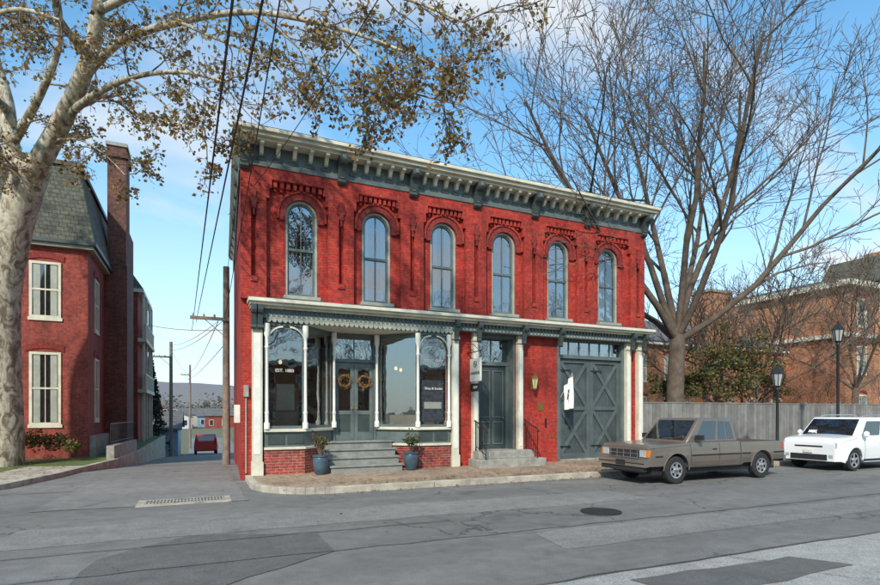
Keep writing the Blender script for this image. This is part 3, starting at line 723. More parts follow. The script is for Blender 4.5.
# unseen trees behind the camera, added to reflect in the window glass
for (x,y,s,rz) in ((-9,-31,1.0,.5),(2,-33,1.15,2.0),(13,-31,.95,3.6),(24,-32,1.1,5.0)):
    e=empty('bare_tree'); o=bpy.data.objects.new('branches',tm3.data); scene.collection.objects.link(o); o.parent=e
    o.matrix_local=Matrix.Rotation(rz,4,'Z')@Matrix.Scale(s,4)@Matrix.Translation((-t3.x,-t3.y,0)); e.location=(x,y,0)
# sycamore
random.seed(21)
SY=empty('sycamore_tree'); b=MB(); ends=[]
def limb(pts,r0,r1,n=5,sides=10):
    c=catmull(pts,n); rad=[r0+(r1-r0)*(i/(len(c)-1))**.8 for i in range(len(c))]; b.tube(c,rad,sides,M_SYC); return c,rad
limb([P(0,475,16.8),P(2,440,16.8),P(0,360,16.8),P(2,290,16.8),P(16,220,16.6),P(34,165,16.3)],.62,.46,6,18)
L=[]
L.append(limb([P(30,178,16.3),P(52,140,15.8),P(72,100,15.2),P(92,50,14.6),P(100,0,14.2),P(120,-60,14)],.33,.12))
L.append(limb([P(26,190,16.4),P(12,150,16.5),P(6,100,16.6),P(-10,40,16.6),P(-5,-30,16.6)],.3,.12))
L.append(limb([P(60,122,15.6),P(90,98,14.8),P(130,78,13.8),P(180,72,12.8),P(225,82,12.2)],.13,.02))
L.append(limb([P(82,80,15),P(120,42,14),P(180,22,13),P(250,12,12),P(330,26,11.2),P(400,50,10.6),P(455,76,10.2)],.12,.015))
L.append(limb([P(100,10,14.2),P(160,-15,13),P(240,-22,12),P(330,-18,11),P(410,0,10.4),P(462,22,10)],.11,.015))
L.append(limb([P(8,110,16.5),P(-25,80,15),P(-40,40,13.5),P(10,10,12.5),P(60,20,12)],.14,.03))
L.append(limb([P(30,170,16.3),P(0,165,15.5),P(-20,150,14.5)],.16,.06))
L.append(limb([P(90,55,14.6),P(60,20,13.5),P(50,-30,13)],.14,.05))
L.append(limb([P(180,22,13),P(220,40,12.3),P(270,58,11.8),P(325,66,11.4)],.045,.012))
L.append(limb([P(12,145,16.5),P(40,95,15.6),P(60,40,15),P(55,-20,14.6)],.14,.06))
L.append(limb([P(330,26,11.2),P(370,66,10.8),P(400,88,10.5),P(440,100,10.3)],.03,.01))
L.append(limb([P(130,78,13.8),P(160,100,13.2),P(185,125,12.8),P(205,140,12.6)],.035,.01))
L.append(limb([P(52,140,15.8),P(80,140,15),P(105,155,14.4),P(125,175,14)],.04,.01))
L.append(limb([P(250,12,12),P(290,40,11.6),P(340,90,11.2),P(365,105,11)],.03,.01))
prm=dict(nc=[4,4,3],wob=.16,up=-.02,f0=.25,ang=(25,60),lr=.6,rr=.6,tip=.006,twig=M_TWIGS)
for li,(c,rad) in enumerate(L):
    st=2 if li in (2,3,4,5,8,10,11,12,13) else 3
    for i in range(3,len(c),1):
        if i%st and i<len(c)-2: continue
        ax=(c[i]-c[i-1]).normalized(); pr=ax.orthogonal().normalized(); pr=Matrix.Rotation(i*2.4,3,ax)@pr
        an=R(random.uniform(30,65)); grow(b,c[i],(ax*math.cos(an)+pr*math.sin(an)).normalized(),random.uniform(.8,1.4)*(.75 if li>9 else 1),max(rad[i]*.35,.015),0,3,prm,ends,M_SYC)
b.done('trunk_and_limbs',SY,smooth=60,recalc=False)
b=MB()
for pts in ends:
    for k in range(random.choice([0,1,2,2,3,4])):
        c=pts[random.randint(1,len(pts)-1)]+Vector((random.gauss(0,.07),random.gauss(0,.07),random.gauss(0,.07)-.03)); leaf(b,c,random.uniform(.06,.125),LF_BR)
b.done('leaves',SY,recalc=False)
random.seed(3)
b=MB()
for px,py,D,r in [(705,372,25,1.3),(722,362,25.5,1.5),(742,356,26,1.5),(757,372,26,1.2),(690,380,25,1.0),(775,384,27,1.0),(730,380,25,1.4),(668,385,24,.8)]:
    c=P(px,py,D)
    for q in range(8): clump(b,c+Vector((random.gauss(0,r*.5),random.gauss(0,.5),random.gauss(0,r*.45))),r*.42,r*.42,r*.36,90,.14,LF_HEDGE,.3)
    b.tube([(c.x,c.y,0),(c.x,c.y,c.z)],.06,5,M_BARK)
b.done('hedge_shrubs',recalc=False)
b=MB(); ends=[]
prm2=dict(nc=[6,5,4],wob=.2,up=.0,f0=.2,ang=(25,70),lr=.6,rr=.6,tip=.009)
M_TWIG=simple('reddish_twigs',(.24,.11,.07),.9,.4,5,bmp=0)
for k in range(10):
    c=P(720+k*14,430,28+random.uniform(-1,2)); grow(b,Vector((c.x,c.y,0)),Vector((random.gauss(0,.2),0,1)).normalized(),random.uniform(3.2,5),.05,0,3,prm2,ends,M_TWIG)
b.done('bare_shrub_thicket',recalc=False)
b=MB()
for px,py,D,r in [(35,440,18,.5),(55,442,18.3,.45),(15,440,18,.5),(72,446,18.3,.3)]:
    c=P(px,py,D); clump(b,c,r,r,r*.8,300,.1,LF_HEDGE,.3)
b.done('foundation_shrubs',recalc=False)
b=MB(); c=P(147,440,38); zb=g(c.x,c.y); cx_=c.x+.2
b.tube([(cx_,c.y,zb),(cx_,c.y,6)],[.12,.02],6,M_BARK)
for k in range(2600):
    t=random.random()**.8; z=zb+.3+t*7.2; rr=(1-t)*1.4*random.uniform(.3,1); a=random.uniform(0,6.28); leaf(b,Vector((cx_+rr*math.cos(a),c.y+rr*math.sin(a),z)),.24,LF_CON)
b.done('evergreen_tree',recalc=False)
b=MB()
def litter(n,fx,fy,z,s=.09):
    for k in range(n):
        x,y=fx(),fy(); a=random.uniform(0,6.28); q=s*random.uniform(.6,1.2); t=random.uniform(0,.03)
        u=Vector((math.cos(a),math.sin(a),random.uniform(-.2,.2)))*q; w=Vector((-math.sin(a),math.cos(a),random.uniform(-.2,.2)))*q*.6; c=Vector((x,y,z+.02+t))
        b.add([c-u*.5,c+w*.5,c+u*.5,c-w*.5],[(0,1,2,3)],random.choice(LF_BR))
U=random.uniform
litter(600,lambda:U(2,14),lambda:-3.0+abs(random.gauss(0,.35)),.14,.08)
litter(320,lambda:U(1.5,20),lambda:-3.18-abs(random.gauss(0,.14)),.0,.08)
litter(320,lambda:U(9,18),lambda:U(-2.9,-.1),.14)
litter(90,lambda:U(.6,9),lambda:U(-2.9,-.7),.14,.07)
litter(900,lambda:U(-9,-4.6),lambda:U(2.5,8.4),.13)
litter(250,lambda:U(-9,-5),lambda:U(-.5,3),.13)
litter(110,lambda:U(-8,4),lambda:U(-8,-1),.0,.06)
litter(50,lambda:-.1-abs(random.gauss(0,.2)),lambda:U(-.5,5.5),.01,.07)
b.done('fallen_leaves',recalc=False)

# ------------------------------------------------------------------ left house
HS=empty('brick_house'); b=MB(); gl=MB()
HX0,HX1,HY0,HY1=-15.0,-4.75,8.5,20.0
ZE=7.75
b.box(HX0,HX1,HY0,HY1,0,ZE,M_BRICKH)
b.box(-4.75,-4.55,8.7,20,0,.9,M_STONE)
b.done('walls',HS)
b=MB()
def rwin(cx,y,z0,z1,w,M=None,arch=True,curt=True):
    for q in (b,gl): q.M=M or Matrix.Identity(4)
    f=.09
    b.box(cx-w/2-.04,cx+w/2+.04,y-.05,y-.0,z0-.12,z0,M_CREAM)
    for a,c in ((cx-w/2,cx-w/2+f),(cx+w/2-f,cx+w/2)): b.box(a,c,y-.045,y,z0,z1,M_CREAM)
    b.box(cx-w/2+f,cx+w/2-f,y-.045,y,z1-f,z1,M_CREAM); b.box(cx-w/2+f,cx+w/2-f,y-.045,y,z0,z0+.07,M_CREAM)
    b.box(cx-w/2+f,cx+w/2-f,y-.035,y,(z0+z1)/2-.03,(z0+z1)/2+.03,M_CREAM); b.box(cx-.012,cx+.012,y-.025,y,z0+.07,z1-f,M_CREAM)
    gl.box(cx-w/2+f,cx+w/2-f,y-.012,y-.008,z0+.07,z1-f,M_CARG)
    if curt:
        b.box(cx-w/2+f+.03,cx-w*.16,y-.0155,y-.0125,z0+.08,z1-f-.01,M_GREENL); b.box(cx+w*.16,cx+w/2-f-.03,y-.0155,y-.0125,z0+.08,z1-f-.01,M_GREENL)
    if arch:
        n=8; p=[(cx-w/2-.1+(w+.2)*k/n, z1+.02+.12*math.sin(math.pi*k/n)) for k in range(n+1)]
        b.ring([(q[0],q[1]+.22) for q in p],p,y-.03,y,M_BRICKD)
    for q in (b,gl): q.M=Matrix.Identity(4)
for cx in (-6.05,-8.3,-10.6): rwin(cx,HY0,1.35,3.95,.95); rwin(cx,HY0,5.2,7.2,.95)
ME=Matrix.Translation((HX1,0,0))@Matrix.Rotation(R(90),4,'Z')
for yy in (10.2,17.2): rwin(yy,0,1.5,3.9,.9,ME); rwin(yy,0,5.0,7.0,.9,ME)
b.box(HX0-.2,HX1+.2,HY0-.2,HY1+.2,ZE,ZE+.12,M_GREENL); b.box(HX0-.3,HX1+.3,HY0-.3,HY1+.3,ZE+.12,ZE+.26,M_GREEND)
b.done('windows_and_trim',HS,bevel=.006); gl.done('window_glass',HS)
b=MB()
def frust(x0,x1,y0,y1,z0,dx,dy,z1,mat):
    b.add([(x0,y0,z0),(x1,y0,z0),(x1,y1,z0),(x0,y1,z0),(x0+dx,y0+dy,z1),(x1-dx,y0+dy,z1),(x1-dx,y1-dy,z1),(x0+dx,y1-dy,z1)],
      [(0,3,2,1),(4,5,6,7),(0,1,5,4),(1,2,6,5),(2,3,7,6),(3,0,4,7)],mat)
frust(HX0-.25,HX1+.25,HY0-.25,HY1+.25,ZE+.26,.6,.6,10.9,M_SLATE); 
b.box(HX0+.25,HX1-.25,HY0+.25,HY1-.25,10.9,11.05,M_GREEND); frust(HX0+.3,HX1-.3,HY0+.3,HY1-.3,11.05,3.5,3.5,12.0,M_SLATE)
b.done('mansard_roof',HS)
b=MB()
b.box(-4.75,-3.9,12.3,14.0,0,8.2,M_BRICKC); b.box(-4.68,-3.96,12.5,13.8,8.2,13.5,M_BRICKC); b.box(-4.76,-3.88,12.42,13.88,13.0,13.25,M_BRICKC); b.box(-4.74,-3.9,12.44,13.86,13.5,13.65,M_STONE)
b.box(-4.75,-4.1,15.2,16.8,0,10.5,M_BRICKC)
b.box(-9.6,-8.9,13.4,14.6,10,13.4,M_BRICKC)
b.done('chimneys',HS)
b=MB()
b.box(-6.5,-4.2,20,26,-2,8.6,M_BRICKH); b.box(-6.7,-3.9,19.9,26.2,8.6,8.8,M_CREAM); frust(-6.7,-3.9,19.9,26.2,8.8,.9,.9,10.2,M_SLATE)
for y in (20.2,22,24,25.8): b.box(-3.98,-3.86,y,y+.12,-1,8.6,M_CREAM)
for zf in (2.9,5.8):
    b.box(-4.2,-3.75,20,26,zf,zf+.2,M_CREAM); b.box(-3.83,-3.77,20,26,zf+1.0,zf+1.1,M_CREAM)
    for k in range(40): b.box(-3.82,-3.78,20+k*.15,20.04+k*.15,zf+.2,zf+1.0,M_CREAM)
b.done('rear_wing_and_porch',HS)
b=MB()
b.prism([(-4.0,7.2),(-3.75,7.2),(-3.5,12),(-3.75,12)],'z',-1,.6,M_STONE); b.done('retaining_wall',bevel=.02)
b=MB()
pa=Vector((-3.88,7.3,.6));pb=Vector((-3.62,11.9,.6))
for k in range(24):
    p=pa.lerp(pb,k/23); b.tube([p,p+Vector((0,0,.8))],.01,4,M_BLACK)
b.tube([pa+Vector((0,0,.78)),pb+Vector((0,0,.78))],.016,5,M_BLACK); b.tube([pa+Vector((0,0,.12)),pb+Vector((0,0,.12))],.012,5,M_BLACK)
b.done('iron_railing')
def cottage(name,x0,x1,y0,y1,zb,h,rh,wm,rm,ridge='x'):
    e=empty(name); b=MB(); b.box(x0,x1,y0,y1,zb,zb+h,wm)
    if ridge=='y':
        c=(x0+x1)/2; b.prism([(x0-.3,zb+h-.02),(c,zb+h+rh),(x1+.3,zb+h-.02)],'y',y0+.02,y1-.02,wm); 
        for s in ((x0-.35,c),(x1+.35,c)): b.prism([(s[0],zb+h-.05),(s[1],zb+h+rh+.02),(s[1],zb+h+rh+.14),(s[0],zb+h+.07)],'y',y0-.3,y1+.3,rm)
    else:
        c=(y0+y1)/2
        b.prism([(y0-.3,zb+h-.02),(c,zb+h+rh),(y1+.3,zb+h-.02)],'x',x0+.02,x1-.02,wm)
        for s in ((y0-.35,c),(y1+.35,c)): b.prism([(s[0],zb+h-.05),(s[1],zb+h+rh+.02),(s[1],zb+h+rh+.14),(s[0],zb+h+.07)],'x',x0-.3,x1+.3,rm)
    b.done('walls_and_roof',e)
    b=MB(); n=max(1,int((x1-x0)/2.5))
    for k in range(n):
        c=x0+(x1-x0)*(k+.5)/n
        for z in ([.9] if h<4 else [.9,3.6]):
            b.box(c-.5,c+.5,y0-.05,y0,zb+z,zb+z+1.5,M_WHITE); b.box(c-.42,c+.42,y0-.07,y0-.051,zb+z+.08,zb+z+1.42,M_CARG)
    if x1<0:
        b.box(x1,x1+.04,y0+1,y0+3.8,zb+.05,zb+2.3,M_WHITE)
    b.done('windows',e)
cottage('blue_garage',-9,-2.5,30.5,38,-2.1,2.6,1.2,M_BLUES,M_GREYR,'x')
M_SID=simple('pale_siding',(.50,.50,.49),.7,.1,2); M_SID2=simple('tan_siding',(.40,.35,.28),.7,.1,2)
for k,(px,D,w,h,m_) in enumerate([(172,135,9,3.0,M_SID),(186,160,10,3.6,M_SID2),(200,175,11,3.4,M_SID),(213,150,8,3.2,M_BLUES),(160,150,10,4,M_BRICKH),(224,140,9,3.4,M_BRICKH)]):
    c=P(px,430,D); cottage('distant_house',c.x-w/2,c.x+w/2,c.y,c.y+8,-2.6,h,1.8,m_,M_GREYR,'x' if k%2 else 'y')
random.seed(12)
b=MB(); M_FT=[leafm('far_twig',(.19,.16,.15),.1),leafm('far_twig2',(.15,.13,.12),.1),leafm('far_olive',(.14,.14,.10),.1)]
for k in range(110):
    D=U(190,260); px=U(120,250); c=P(px,430,D); h=U(7,13)
    if k>=75: px=U(640,900); c=P(px,430,U(75,120))
    clump(b,(c.x,c.y,-2.6+h*.5),h*.4,h*.4,h*.5,60,1.1,M_FT,.3)
b.done('distant_tree_line',recalc=False)
b=MB(); vs=[];fs=[]
nA=120
for i in range(nA+1):
    a=R(-70)+R(150)*i/nA; 
    hh=32+16*mathutils.noise.noise(Vector((i*.11,0,0)))+4*mathutils.noise.noise(Vector((i*.6,3,0)))
    for (r,z) in ((420,-4),(520,hh*.8),(600,hh),(900,-10)): vs.append((math.sin(a)*r,math.cos(a)*r,z))
for i in range(nA):
    for j in range(3): fs.append((i*4+j,(i+1)*4+j,(i+1)*4+j+1,i*4+j+1))
b.add(vs,fs,M_HILL); b.done('hill',smooth=80,recalc=False)

# ------------------------------------------------------------------ right background buildings
OB=empty('orange_brick_building'); b=MB(); gl=MB()
b.box(25.5,46,14,26,0,6.6,M_BRICKO); b.box(25.1,46.2,13.7,26.3,6.6,6.85,M_CREAM)
b.prism([(13.6,6.85),(20,9.6),(26.4,6.85)],'x',25.1,46.2,M_GREYR)
b.box(33.0,35.4,13.0,14.6,0,10.6,M_BRICKO); b.box(32.9,35.5,12.9,14.7,10.6,10.8,M_STONE)
b.box(38.0,39.1,15.2,16.3,6,10.2,M_BRICKO)
for k in range(7): 
    for z0 in (1.0,4.0): 
        if k not in (2,): rwin(27.3+k*2.9,14,z0,z0+1.9,1.2)
b.done('walls',OB); gl.done('window_glass',OB)
OB=empty('orange_brick_townhouse'); b=MB(); gl=MB()
b.box(43.0,66,9.5,24,0,11.2,M_BRICKO); b.box(42.7,66.3,9.1,24.3,7.4,7.7,M_CREAM); b.box(42.5,66.3,8.9,24.3,11.2,11.6,M_CREAM)
frust(42.8,66,9.2,24,11.6,1.8,1.8,12.3,M_GREYR); b.box(50,51.6,10.5,12,12,15,M_BRICKO)
frust(47,54,9.4,14,12.0,.7,.7,14.2,M_SLATE); b.box(49.4,50.8,9.2,10.0,12.2,13.6,M_CREAM)
for k in range(7):
    for z0 in (1.0,4.7,8.3): rwin(45.0+k*3,9.5,z0,z0+2.1,1.2)
b.done('walls',OB); gl.done('window_glass',OB)
b=MB(); x=13.75
b.box(13.72,60,.11,.16,.4,.5,M_FENCE[0]); b.box(13.72,60,.11,.16,1.75,1.85,M_FENCE[0])
while x<60:
    z=2.12+random.uniform(-.012,.012); b.box(x,x+.172,.05+random.uniform(-.004,.004),.105,.13,z,random.choice(M_FENCE)); x+=.19
b.box(13.72,60,.03,.14,2.135,2.17,M_FENCE[2])
for k in range(19): b.box(13.75+k*2.4,13.87+k*2.4,.165,.29,.1,2.22,M_FENCE[0])
b.done('wooden_fence')
RH=empty('reflected_row_houses'); b=MB(); gl=MB()  # unseen row behind the camera, added for reflections in the glass
MR=Matrix.Translation((0,-38,0))@Matrix.Rotation(R(180),4,'Z')
b.box(-40,45,-50,-38,0,6.2,M_BRICKO); b.box(-40.2,45.2,-50,-37.6,6.2,6.5,M_WHITE)
for k in range(26):
    for z0 in (1,3.9): rwin(-38+k*3.0,0,z0,z0+1.7,1.0,MR,True,False)
b.done('walls',RH); gl.done('window_glass',RH)

# ------------------------------------------------------------------ poles & wires
def pole(name,x,y,zt,arm,za=None):
    e=empty(name); b=MB(); z0=g(x,y)-.2; b.tube([(x,y,z0),(x,y,(z0+zt)/2),(x,y,zt)],[.14,.125,.11],10,M_WOODP)
    za=za or zt-1.2
    if arm:
        b.box(x-1.2*arm,x+.1,y-.2,y-.1,za,za+.11,M_WOODP)
        b.tube([(x-.7*arm,y-.14,za),(x,y-.12,za-.6)],.02,4,M_WOODP)
        for k in range(3): b.lathe([(.03,0),(.04,.05),(.02,.1),(.001,.12)],(x-1.1*arm+k*.35,y-.15,za+.11),8,M_STONE)
    b.done('pole_and_crossarm',e,smooth=50)
pole('utility_pole',-.1,6.2,7.1,1.0,5.1); 
p2=P(171,440,40); pole('utility_pole',p2.x,p2.y,7.0,1.0)
p3=P(190,440,62); pole('utility_pole',p3.x,p3.y,7.2,.8)
b=MB()
def wire(a,c,sag,r=.012):
    a=Vector(a);c=Vector(c); pts=[]
    for k in range(25):
        t=k/24; q=a.lerp(c,t); q.z-=sag*4*t*(1-t); pts.append(q)
    b.tube(pts,r,5,M_BLACK)
wire(P(240,-60,5.5),P(192,330,38),.0,.018); wire(P(275,-60,5.5),P(196,322,34),.0,.017)
wire(P(285,-30,6),P(224,322,20),.1,.010); wire(P(390,-20,6.5),P(228,215,18),.25,.008); wire(P(228,215,18),P(247,192,14.4),.05,.008)
wire(P(224,320,20),P(172,350,40),.3,.012); wire(P(222,318,20),P(170,345,40),.3,.01); wire(P(218,322,20),P(190,372,62),.4,.014); wire(P(224,345,20),P(186,380,62),.3,.014)
wire(P(172,352,40),P(190,375,62),.3,.012); wire(P(224,330,20),P(148,325,24),.1,.01)
wire(P(238,185,14.5),P(226,280,20),.1,.009)
b.done('overhead_wires')
M_LAMPG=simple('lamp_glass',(.35,.36,.34),.1,.1,5,bmp=0)
def lamp(name,x,y,h):
    e=empty(name); b=MB(); z=.135
    b.lathe([(.16,0),(.16,.1),(.12,.16),(.11,.5),(.08,.58),(.055,.7),(.045,h-.95),(.07,h-.9),(.05,h-.85),(.1,h-.8),(.11,h-.78)],(x,y,z),12,M_BLACK); b.done('post',e,smooth=50)
    b=MB()
    b.lathe([(.11,h-.77),(.19,h-.36)],(x,y,z),8,M_LAMPG)
    b.lathe([(.22,h-.36),(.22,h-.33),(.12,h-.2),(.06,h-.13),(.03,h-.09),(.04,h-.05),(.001,h)],(x,y,z),8,M_BLACK)
    for k in range(8):
        a=k*math.pi/4; b.tube([(x+.112*math.cos(a),y+.112*math.sin(a),z+h-.77),(x+.192*math.cos(a),y+.192*math.sin(a),z+h-.36)],.012,4,M_BLACK)
    b.tube([(x-.3,y,z+h-1.05),(x+.3,y,z+h-1.05)],.015,6,M_BLACK)
    b.done('lantern_head',e)
q=P(777,412,18.8); lamp('street_lamp',q.x,-2.6,3.35)
q=P(837,412,20.3); lamp('street_lamp',q.x,-2.55,5.1)

# ------------------------------------------------------------------ vehicles
def wheel(b,cx,cy,r,w,side,rimr,mat=M_ALLOY,spokes=5,hub=None):
    s=side
    prof=[(rimr,-w/2),(r-.03,-w/2),(r,-w/2+.03),(r,w/2-.03),(r-.025,w/2-.002),(r-.06,w/2),(rimr+.01,w/2-.01),(rimr,w/2-.03)]
    b.lathe([(rr,s*h) for rr,h in prof],(cx,cy,r),28,M_TIRE,'y')
    o=w/2
    b.lathe([(rimr,s*(o-.03)),(rimr-.012,s*(o-.012)),(rimr-.03,s*(o-.03)),(rimr-.035,s*(o-.07)),(.001,s*(o-.075))],(cx,cy,r),28,mat if spokes==0 else M_PLAST,'y')
    if spokes:
        b.lathe([(rimr+.003,s*(o-.03)),(rimr+.003,s*(o-.008)),(rimr-.028,s*(o-.012)),(rimr-.03,s*(o-.05))],(cx,cy,r),28,mat,'y')
        for k in range(spokes):
            a=k*2*math.pi/spokes+.3; ca,sa=math.cos(a),math.sin(a); px,pz=-sa,ca
            w0,w1=.045,.028
            def pt(rr,ww,yy): return (cx+ca*rr+px*ww,cy+s*yy,r+sa*rr+pz*ww)
            v=[pt(.03,-w0,o-.02),pt(.03,w0,o-.02),pt(rimr-.01,w1,o-.022),pt(rimr-.01,-w1,o-.022),pt(.03,-w0,o-.06),pt(.03,w0,o-.06),pt(rimr-.01,w1,o-.06),pt(rimr-.01,-w1,o-.06)]
            b.add(v,[(0,1,2,3),(4,7,6,5),(0,4,5,1),(1,5,6,2),(2,6,7,3),(3,7,4,0)],mat)
    b.lathe([(.065,s*(o-.05)),(.06,s*(o-.008)),(.04,s*(o+.0)),(.001,s*(o+.002))],(cx,cy,r),14,hub or mat,'y')
def car(name,Mx,spec):
    e=empty(name); e.matrix_world=Mx
    Wd,hubs,wr,ar=spec['W'],spec['hubs'],spec['wr'],spec['ar']
    def bot(x):
        z=spec['bot'](x)
        for h in hubs:
            if abs(x-h)<ar: z=max(z,wr+math.sqrt(ar*ar-(x-h)**2))
        return z
    L=spec['L']
    def hw(x,z):
        zz=spec['wz']; v=0
        for k in range(len(zz)-1):
            if zz[k][0]<=z<=zz[k+1][0]: v=zz[k][1]+(zz[k+1][1]-zz[k][1])*(z-zz[k][0])/(zz[k+1][0]-zz[k][0]); break
        else: v=zz[0][1] if z<zz[0][0] else zz[-1][1]
        rc=spec['rc']; t=1
        if x<rc: t-=spec['tf']*((rc-x)/rc)**2
        if x>L-rc: t-=spec['tr']*((x-L+rc)/rc)**2
        return Wd/2*v*t
    xs=set([0,L]); k=0
    while k<L: xs.add(round(k,3)); k+=.12
    for s in (spec.get('xs') or []): xs.add(s)
    for h in hubs:
        for j in range(25): xs.add(round(h-ar*math.cos(math.pi*j/24),4))
    xs=sorted(xs)
    def section(x,top,inner=None):
        zb=bot(x); zt=top(x); vsL=[0,.08,.2,.35,.5,.62,.72,.82,.9,.96,1]
        lf=[(x,-hw(x,zb+(zt-zb)*v),zb+(zt-zb)*v) for v in vsL]
        cr=spec['crown']; mid=[]
        w=hw(x,zt)
        if inner is None:
            for u in (-.93,-.8,-.4,0,.4,.8,.93): mid.append((x,u*w,zt+cr*(1-u*u)+.012))
        else:
            mid=[(x,-w+.06,zt),(x,-w+.07,inner),(x,w-.07,inner),(x,w-.06,zt)]
        rt=[(x,-p[1],p[2]) for p in reversed(lf)]
        return lf+mid+rt
    b=MB()
    for (xa,xb,inner) in spec['segs']:
        sx=[x for x in xs if xa<=x<=xb]
        if sx[0]!=xa: sx=[xa]+sx
        if sx[-1]!=xb: sx.append(xb)
        b.loft([section(x,spec['top'],inner) for x in sx],spec['paint'])
    for (a0,a1,b0,b1,c0,c1,m_) in spec.get('boxes_body',[]): b.box(a0,a1,b0,b1,c0,c1,m_)
    b.done('body',e,smooth=32)
    b=MB(); b.box(.25,L-.25,-Wd/2+.16,Wd/2-.16,.24,.62,M_PLAST)
    for h in hubs: b.box(h-ar-.02,h+ar+.02,-Wd/2+.24,Wd/2-.24,.3,wr+ar+.02,M_PLAST)
    for h in hubs:
        for s in (-1,1): wheel(b,h,s*(Wd/2-.12),wr,.2,s,spec['rim'],spec.get('rimmat',M_ALLOY),spec.get('spokes',5),spec.get('hubm'))
    b.done('wheels_and_underbody',e,smooth=40)
    b=MB()
    for h in hubs:
        for s in (-1,1):
            pts=[]
            for j in range(17):
                a=math.pi*j/16; x=h-ar*math.cos(a)*1.0; z=wr+ar*math.sin(a); pts.append((x,s*(hw(x,z)+.004),z))
            b.tube(pts,spec.get('lip',.018),6,spec.get('lipmat',spec['paint']))
    for pl,wd,m_ in spec['strips']:
        for s in (-1,1):
            for k in range(len(pl)-1):
                A=Vector(pl[k]);B=Vector(pl[k+1]); n=max(1,int((B-A).length/.12)); d=(B-A).normalized(); nn=Vector((-d.y,d.x))*wd/2
                for j in range(n):
                    p=A.lerp(B,j/n);q=A.lerp(B,(j+1)/n); vv=[]
                    for t in (p-nn,q-nn,q+nn,p+nn): vv.append((t.x,s*(hw(t.x,t.y)+.004),t.y))
                    b.add(vv,[(0,1,2,3)],m_)
    b.done('side_trim',e,recalc=False)
    G=spec['gh']; b=MB()
    (xa,xb_,xc,xd,zb,zt)=G['x']; wb,wt=G['w']
    bl=[(xa,-wb,zb),(xd,-wb,zb),(xd,wb,zb),(xa,wb,zb)]; tl=[(xb_,-wt,zt),(xc,-wt,zt),(xc,wt,zt),(xb_,wt,zt)]
    b.add(bl+tl,[(0,3,2,1),(4,5,6,7),(0,1,5,4),(1,2,6,5),(2,3,7,6),(3,0,4,7)],G['mat'])
    b.done('cab',e,bevel=G.get('bev',.05),smooth=40)
    b=MB()
    qs={'near':(bl[0],bl[1],tl[1],tl[0]),'far':(bl[2],bl[3],tl[3],tl[2]),'front':(bl[3],bl[0],tl[0],tl[3]),'rear':(bl[1],bl[2],tl[2],tl[1])}
    for side,u0,u1,v0,v1,off,m_ in G['glass']: b.quadpanel(qs[side],u0,u1,v0,v1,off,m_)
    b.done('windows',e,recalc=False)
    b=MB()
    for it in spec['boxes']: b.box(*it)
    b.done('lamps_bumpers_details',e,bevel=spec.get('dbev',.012))
    b=MB()
    for fn in spec.get('extra',[]): fn(b)
    if b.v: b.done('mirrors_and_handles',e,smooth=45)
    return e
L_=5.02
def ttop(x):
    if x<.08: return .90+.06*(x/.08)
    if x<1.35: return .96+.055*(x-.08)/1.27
    return 1.02 if x<3.25 else 1.0
def tbot(x): return .46 if x<.5 else (.40 if x<3.3 else (.45 if x<4.3 else .5))
def mirror_fn(x,y,z):
    def f(b):
        for s in (-1,1):
            b.box(x-.04,x+.06,s*y,s*(y+.2),z,z+.13,M_PLAST); b.tube([(x,s*(y-.1),z-.02),(x,s*(y+.05),z+.03)],.015,5,M_PLAST)
    return f
DT=M_PLAST
def sym(a0,a1,y0,y1,z0,z1,m): return [(a0,a1,y0,y1,z0,z1,m),(a0,a1,-y1,-y0,z0,z1,m)]
tb=[(-.02,.0,-.52,.52,.66,.86,M_PLAST),(-.03,-.02,-.53,.53,.85,.875,M_CHROME),(-.03,-.02,-.53,.53,.65,.672,M_CHROME),(-.028,-.021,-.5,.5,.75,.77,M_CHROME)]
for k in range(5): tb.append((-.027,-.021,-.48+.235*k,-.47+.235*k,.673,.849,M_ALLOY))
tb+=sym(-.025,.02,.545,.755,.69,.86,M_HEADL)+sym(-.02,.12,.76,.815,.69,.86,M_AMBER)+sym(-.137,-.131,.17,.8,.515,.545,M_PLAST)
tb+=[(-.13,.0,-.83,.83,.45,.61,M_CHROME),(-.10,.02,-.74,.74,.33,.449,M_PLAST),(-.142,-.131,-.16,.16,.46,.6,M_PLAST),(5.02,5.13,-.8,.8,.45,.6,M_CHROME)]
